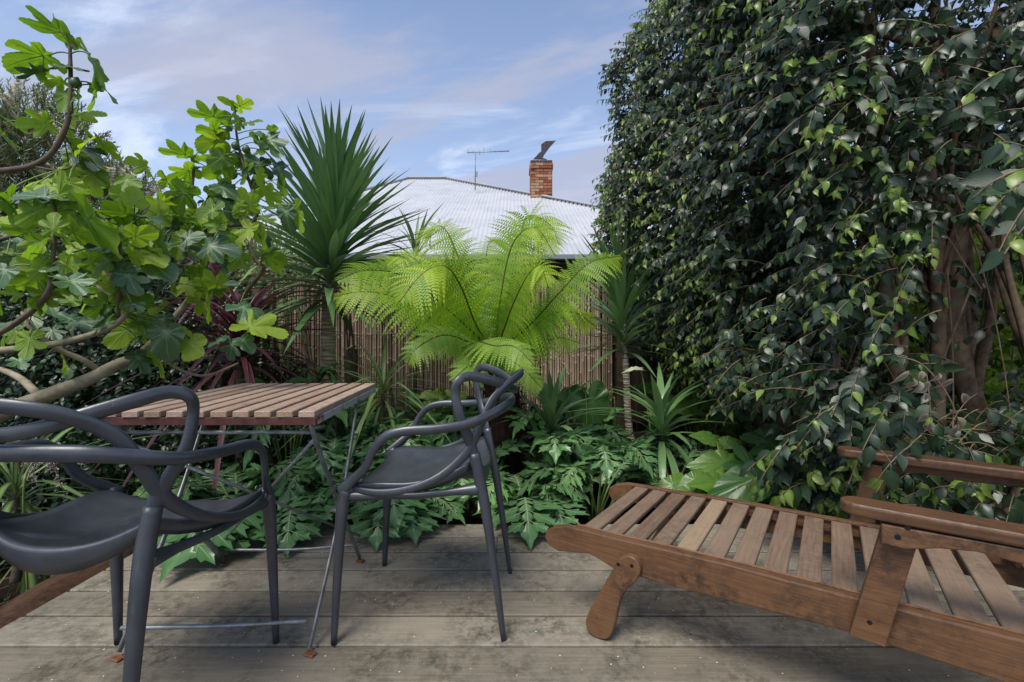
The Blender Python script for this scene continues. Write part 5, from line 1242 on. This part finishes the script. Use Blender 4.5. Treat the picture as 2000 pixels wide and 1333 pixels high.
# ---------------------------------------------------------------- fig tree on the left
def fig_tree():
    rn = random.Random(12)
    t = thing('fig_tree', 'fig tree with big lobed leaves and pale limbs reaching in from the left', 'fig tree', (-2.9, 1.9, BED))
    def br(pts, r, mat=M_figbark, name='branch', par=None, seg=10):
        P = crom([at(*p) for p in pts], 7); return put(name, mesh(name, *sweep(P, r, seg, wob=.05), mat), par or t), P
    pool = []      # points leaves may hang from
    def B(pts, r, mat=M_figbark, leafy=(0, 1), dens=1, name='branch'):
        o, P = br(pts, r, mat, name); n = len(P)
        for i, p in enumerate(P):
            f = i/(n-1)
            if leafy[0] <= f <= leafy[1]: pool.append((p, (P[min(i+1, n-1)]-P[max(i-1, 0)]).normalized(), dens))
        return o
    put('trunk', mesh('trunk', *sweep(crom([V((-2.95, 1.95, BED-.3)), V((-2.9, 1.9, .1)), V((-2.5, 1.85, .50)), at(-120, 862, 1.8)], 8), [.075, .06, .05, .038], 12, wob=.05), M_figbark), t)
    B([(-125, 865, 1.8), (10, 805, 1.8), (80, 777, 1.8), (165, 745, 1.82), (230, 712, 1.85), (275, 692, 1.9), (325, 640, 2.0), (390, 560, 2.1)], [.036, .030, .026, .022, .016, .012], leafy=(.7, 1))
    B([(390, 560, 2.1), (405, 500, 2.1), (412, 445, 2.1)], [.014, .011], leafy=(.2, 1))
    B([(412, 448, 2.1), (395, 420, 2.1), (375, 395, 2.1), (378, 335, 2.1), (374, 308, 2.1)], [.009, .005], M_figtwig)
    B([(412, 448, 2.1), (450, 440, 2.05), (490, 436, 2.0), (503, 410, 2.0), (492, 370, 2.0), (472, 310, 2.0), (462, 262, 2.0), (459, 218, 2.0)], [.011, .008, .006, .004], M_figtwig)
    B([(412, 450, 2.1), (370, 445, 2.1), (335, 445, 2.1), (326, 415, 2.15)], [.009, .005], M_figtwig)
    B([(470, 450, 2.0), (485, 480, 2.0), (500, 510, 2.0), (515, 525, 2.0), (490, 560, 2.05), (465, 592, 2.1)], [.009, .008], M_figtwig, leafy=(0, .5))
    B([(80, 777, 1.8), (40, 740, 1.9), (0, 722, 1.95), (-40, 715, 2.0)], [.016, .012, .010], leafy=(2, 3))
    B([(200, 730, 1.85), (165, 705, 1.8), (110, 680, 1.75), (60, 640, 1.7), (45, 610, 1.7)], [.012, .010, .007], leafy=(.5, 1))
    B([(-60, 690, 1.7), (0, 685, 1.7), (90, 675, 1.7), (165, 658, 1.7), (225, 635, 1.7), (245, 600, 1.7), (190, 560, 1.7)], [.014, .012, .010, .006], leafy=(.6, 1))
    B([(320, 705, 1.9), (370, 730, 1.9), (410, 732, 1.9), (465, 710, 1.9)], [.007, .005, .004], leafy=(2, 3))
    B([(-60, 670, 1.45), (0, 650, 1.45), (60, 610, 1.4), (95, 570, 1.35), (102, 520, 1.35), (106, 460, 1.35), (108, 420, 1.35), (106, 395, 1.35)], [.010, .008, .006, .004], M_figtwig, leafy=(.4, 1))
    B([(-80, 335, 1.5), (0, 334, 1.5), (60, 325, 1.5), (100, 300, 1.5), (128, 250, 1.5), (138, 200, 1.5), (138, 150, 1.5), (137, 100, 1.5), (137, 70, 1.5)], [.010, .009, .008, .006, .004], M_figtwig, leafy=(.45, 1))
    B([(70, 326, 1.5), (100, 332, 1.5), (130, 330, 1.5), (155, 318, 1.5)], [.004, .002], M_figtwig, leafy=(.5, 1))
    B([(230, 620, 1.7), (235, 560, 1.65), (236, 500, 1.6), (232, 460, 1.6)], [.007, .005], M_figtwig)
    B([(270, 560, 1.8), (262, 500, 1.75), (264, 460, 1.75), (262, 430, 1.75)], [.007, .005], M_figtwig)
    B([(150, 440, 1.9), (180, 490, 1.85), (215, 540, 1.8), (240, 600, 1.8)], [.006, .008], M_figtwig)
    B([(-40, 480, 1.6), (30, 460, 1.6), (80, 440, 1.65), (120, 420, 1.7)], [.008, .005], M_figtwig)
    # leaves seen one by one: px, py of the stalk end, pixel direction to the tip, length in px, depth, colour kind (b backlit tone, d sky-sheen tone), facing
    Lv = [
        # top left shoot
        (134, 72, -95, -50, 112, 1.5, 'b', 4), (100, 110, -90, -5, 100, 1.5, 'b', 4), (90, 138, -60, 8, 75, 1.5, 'd', 0), (132, 130, 55, 20, 65, 1.5, 'd', 0), (172, 105, 50, 65, 105, 1.5, 'b', 4), (185, 165, 15, 60, 75, 1.5, 'b', 4), (200, 170, 35, 30, 60, 1.5, 'b', 4),
        (140, 95, 5, -28, 30, 1.5, 'b', 4), (148, 88, 25, 8, 30, 1.5, 'b', 4), (128, 160, -35, -5, 45, 1.5, 'b', 4), (128, 178, 0, 60, 60, 1.5, 'b', 4), (150, 180, 22, 55, 62, 1.5, 'b', 4), (105, 215, 25, 25, 42, 1.5, 'b', 4), (160, 235, 15, 40, 50, 1.5, 'b', 4), (15, 235, 40, 20, 55, 1.6, 'b', 4), (5, 265, 40, 30, 55, 1.6, 'b', 4),
        # centre shoots
        (459, 212, -28, -30, 42, 2.0, 'b', 4), (462, 212, 32, -22, 45, 2.0, 'b', 4), (430, 232, -60, -15, 75, 2.0, 'b', 4), (430, 250, -55, 35, 75, 2.0, 'b', 4), (452, 255, -40, 30, 60, 2.0, 'd', 0), (468, 230, -5, 25, 35, 2.0, 'b', 4), (525, 255, 15, -10, 24, 2.0, 'b', 4),
        (500, 280, 55, 15, 70, 2.0, 'b', 4), (520, 265, 40, 50, 75, 2.0, 'd', 0), (450, 300, -50, 40, 90, 2.0, 'b', 4), (475, 305, 15, 60, 75, 2.0, 'b', 4), (540, 320, 25, 55, 60, 2.0, 'd', 0), (505, 310, 10, 65, 70, 2.0, 'd', 1), (374, 305, -65, -15, 75, 2.1, 'b', 4), (376, 310, 25, -8, 40, 2.1, 'b', 4), (380, 330, -60, 30, 70, 2.1, 'b', 4), (385, 330, 45, -10, 55, 2.1, 'd', 0),
        (365, 365, -25, 50, 75, 2.05, 'b', 4), (425, 360, 40, 25, 65, 2.0, 'd', 0), (440, 385, 35, 50, 65, 2.0, 'd', 0), (545, 350, 20, 40, 55, 2.0, 'b', 4), (575, 400, 18, 60, 75, 1.95, 'b', 4), (560, 405, -5, 55, 60, 1.95, 'd', 0), (330, 380, -55, 20, 60, 2.1, 'd', 0), (400, 420, -30, 55, 65, 2.1, 'b', 4), (510, 450, 10, 45, 55, 2.0, 'b', 4), (350, 450, 20, 50, 60, 2.1, 'b', 4), (470, 455, -5, 45, 50, 2.0, 'b', 4),
        (260, 420, -80, -10, 85, 1.75, 'b', 4), (262, 425, 70, 5, 70, 1.75, 'b', 4),
        # middle left
        (190, 280, 60, 15, 80, 1.6, 'b', 0), (150, 290, 70, 25, 85, 1.6, 'd', 0), (150, 300, -20, 45, 60, 1.6, 'b', 0), (175, 330, 10, 60, 70, 1.6, 'b', 0), (105, 390, -80, -20, 90, 1.35, 'd', 0), (108, 392, 75, -5, 80, 1.35, 'd', 0), (100, 350, -70, 5, 70, 1.5, 'b', 0), (95, 385, -20, -30, 50, 1.4, 'b', 0), (110, 400, 50, 25, 60, 1.35, 'b', 0),
        (150, 415, 110, 75, 165, 1.35, 'b', 2), (100, 465, -90, 15, 110, 1.35, 'b', 0), (70, 455, -80, -15, 90, 1.4, 'b', 0), (110, 520, 80, -10, 90, 1.35, 'd', 0), (98, 535, -80, 10, 95, 1.35, 'b', 1), (100, 540, 70, 35, 95, 1.35, 'b', 0), (95, 570, -60, 30, 75, 1.35, 'b', 0), (70, 585, 30, 25, 50, 1.4, 'b', 0), (20, 500, -30, 40, 60, 1.4, 'd', 0), (15, 520, -10, 60, 60, 1.3, 'd', 0),
        (232, 520, -10, 75, 95, 1.6, 'd', 0), (245, 530, 45, 50, 75, 1.6, 'd', 0), (262, 490, 75, 25, 95, 1.7, 'b', 0), (300, 470, 70, 30, 90, 1.8, 'b', 0), (275, 500, 80, 50, 100, 1.7, 'd', 0), (200, 480, 75, 10, 80, 1.65, 'd', 0), (232, 455, -60, 5, 70, 1.6, 'b', 0),
        (328, 635, -8, 62, 92, 1.75, 'd', 3), (270, 660, -65, 50, 80, 1.75, 'd', 1), (370, 660, 25, 55, 70, 1.8, 'b', 1), (395, 560, 45, 65, 95, 1.8, 'b', 2), (380, 580, 30, 60, 70, 1.8, 'b', 0), (455, 665, -10, 35, 55, 1.75, 'd', 3), (470, 660, 28, 22, 50, 1.75, 'd', 0), (440, 660, -30, 18, 45, 1.75, 'd', 0), (465, 595, 70, 35, 85, 1.8, 'd', 0), (470, 635, 110, 18, 110, 1.75, 'b', 0), (370, 520, -40, 25, 60, 1.85, 'd', 0), (395, 545, 35, 18, 55, 1.9, 'b', 0), (340, 545, -50, 30, 70, 1.8, 'd', 0), (410, 560, 60, -10, 70, 1.9, 'd', 0), (320, 600, -50, 10, 60, 1.8, 'b', 0),
        (290, 690, 45, 40, 70, 1.8, 'b', 0), (265, 690, 30, 45, 60, 1.8, 'd', 0), (100, 640, 30, 25, 50, 1.9, 'd', 0), (35, 700, 40, 20, 50, 2.0, 'd', 0), (90, 700, -30, 25, 50, 1.9, 'd', 0), (135, 715, 5, 30, 35, 1.9, 'd', 0), (0, 570, -10, 40, 60, 1.5, 'b', 0), (60, 560, -50, -15, 60, 1.5, 'b', 0),
        (20, 405, 10, -30, 60, 1.4, 'b', 0), (0, 380, 50, 25, 75, 1.4, 'b', 0), (180, 380, 60, -20, 70, 1.8, 'b', 0), (215, 400, 40, 35, 70, 1.8, 'b', 0), (240, 350, 50, 20, 60, 1.9, 'b', 0), (300, 400, 45, -12, 60, 2.0, 'b', 0), (315, 350, 45, 12, 60, 2.1, 'b', 0), (290, 330, -40, -30, 55, 2.1, 'b', 0), (455, 340, -20, -30, 45, 2.0, 'b', 0),
    ]
    pet = ([], [])
    def nearest(p):
        return min(pool, key=lambda q: (q[0]-p).length)[0]
    def leaf(px, py, dx, dy, ln_, Y, kind, face, tries=0):
        p = at(px, py, Y); d = V((dx, 0, -dy)).normalized(); dep = rn.uniform(-.55, .15) if face == 0 else rn.uniform(-.2, .1)
        if kind == 'b' and face == 0: dep = rn.uniform(-.5, .5)
        y = (d+V((0, dep, 0))).normalized()
        if face == 3: z = V((rn.uniform(-.15, .15), -1, .55))
        elif kind == 'd': z = V((rn.uniform(-.3, .3), -.45+rn.uniform(-.2, .2), 1))
        elif face == 4: z = V((rn.uniform(-.2, .2), .30, .9)); y = (d+V((0, rn.uniform(-.15, .15), 0))).normalized()
        elif face == 1: z = V((rn.uniform(-.6, .6), .85, .55))
        elif face == 2: z = V((.35, .8, .7))
        else: z = V((rn.uniform(-.5, .5), rn.choice((-.55, .8))+rn.uniform(-.2, .2), .8))
        s = ln_*Y/F*.78
        q = rn.randrange(7)
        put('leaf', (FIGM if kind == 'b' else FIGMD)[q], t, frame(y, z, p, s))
        a = nearest(p); 
        if (a-p).length < .35: sweep(quad(a, a.lerp(p, .6)+V((0, 0, .02)), p+y*s*.05, 5), .0022, 5, mb=pet)
    for l in Lv: leaf(*l)
    # in between, from the twigs
    n = 0
    while n < 165:
        p, d, _ = rn.choice(pool); px = 1000+F*p.x/p.y; py = HZ+F*(CH-p.z)/p.y
        if px > 560 or py > 720 or (py < 240 and px > 40) or (px > 320 and py > 520): continue
        a = rn.uniform(0, 6.28); ln_ = rn.uniform(38, 80)*1.7/p.y; o = rn.uniform(12, 40)
        ex, ey = px+math.cos(a)*(o+ln_), py+math.sin(a)*(o+ln_)
        if ey < 300 and not (350 < ex < 560 or ex < 200): continue
        if ex > 590 or ey > 740 or ey < 30: continue
        if ey < 330 and ex > 200 and ex < 350: continue
        leaf(px+math.cos(a)*o, py+math.sin(a)*o*.8, math.cos(a)*40, math.sin(a)*30+10, ln_, p.y+rn.uniform(-.12, .15), 'b' if rn.random() < .68 else 'd', rn.choice((0, 0, 1))); n += 1
    for _ in range(16):
        a = rn.uniform(0, 6.28); leaf(rn.uniform(300, 500), rn.uniform(400, 560), math.cos(a)*40, math.sin(a)*25+18, rn.uniform(48, 78), rn.uniform(1.75, 2.1), 'b' if rn.random() < .6 else 'd', rn.choice((0, 1, 3)))
    # leaves further back to the left filling the mass
    for _ in range(60):
        px, py = rn.uniform(-30, 330), rn.uniform(380, 640); a = rn.uniform(0, 6.28)
        leaf(px, py, math.cos(a)*40, math.sin(a)*25+12, rn.uniform(40, 68), rn.uniform(1.9, 2.4), 'b' if rn.random() < .45 else 'd', rn.choice((0, 1)))
    put('leaf_stalks', mesh('leaf_stalks', *pet, M_green_stem), t)['kind'] = 'stuff'
    M_figf = plain('green_fig_skin', (.045, .085, .03), .45, (.07, .12, .04), 30)
    vs_, fs = sweep([V((0, 0, z)) for z in (0, .006, .016, .026, .036, .042)], [.003, .007, .015, .017, .012, .002], 12)
    me = mesh('fig', vs_, fs, M_figf)
    for px, py, Y in ((462, 285, 1.99), (483, 292, 1.98), (152, 160, 1.49)):
        put('fig', me, t, frame_x((1, 0, 0), (rn.uniform(-.5, .5), -.3, -.8), at(px, py-8, Y)))
    M_tip = None
    print('fig leaves', len(t.children))
fig_tree()
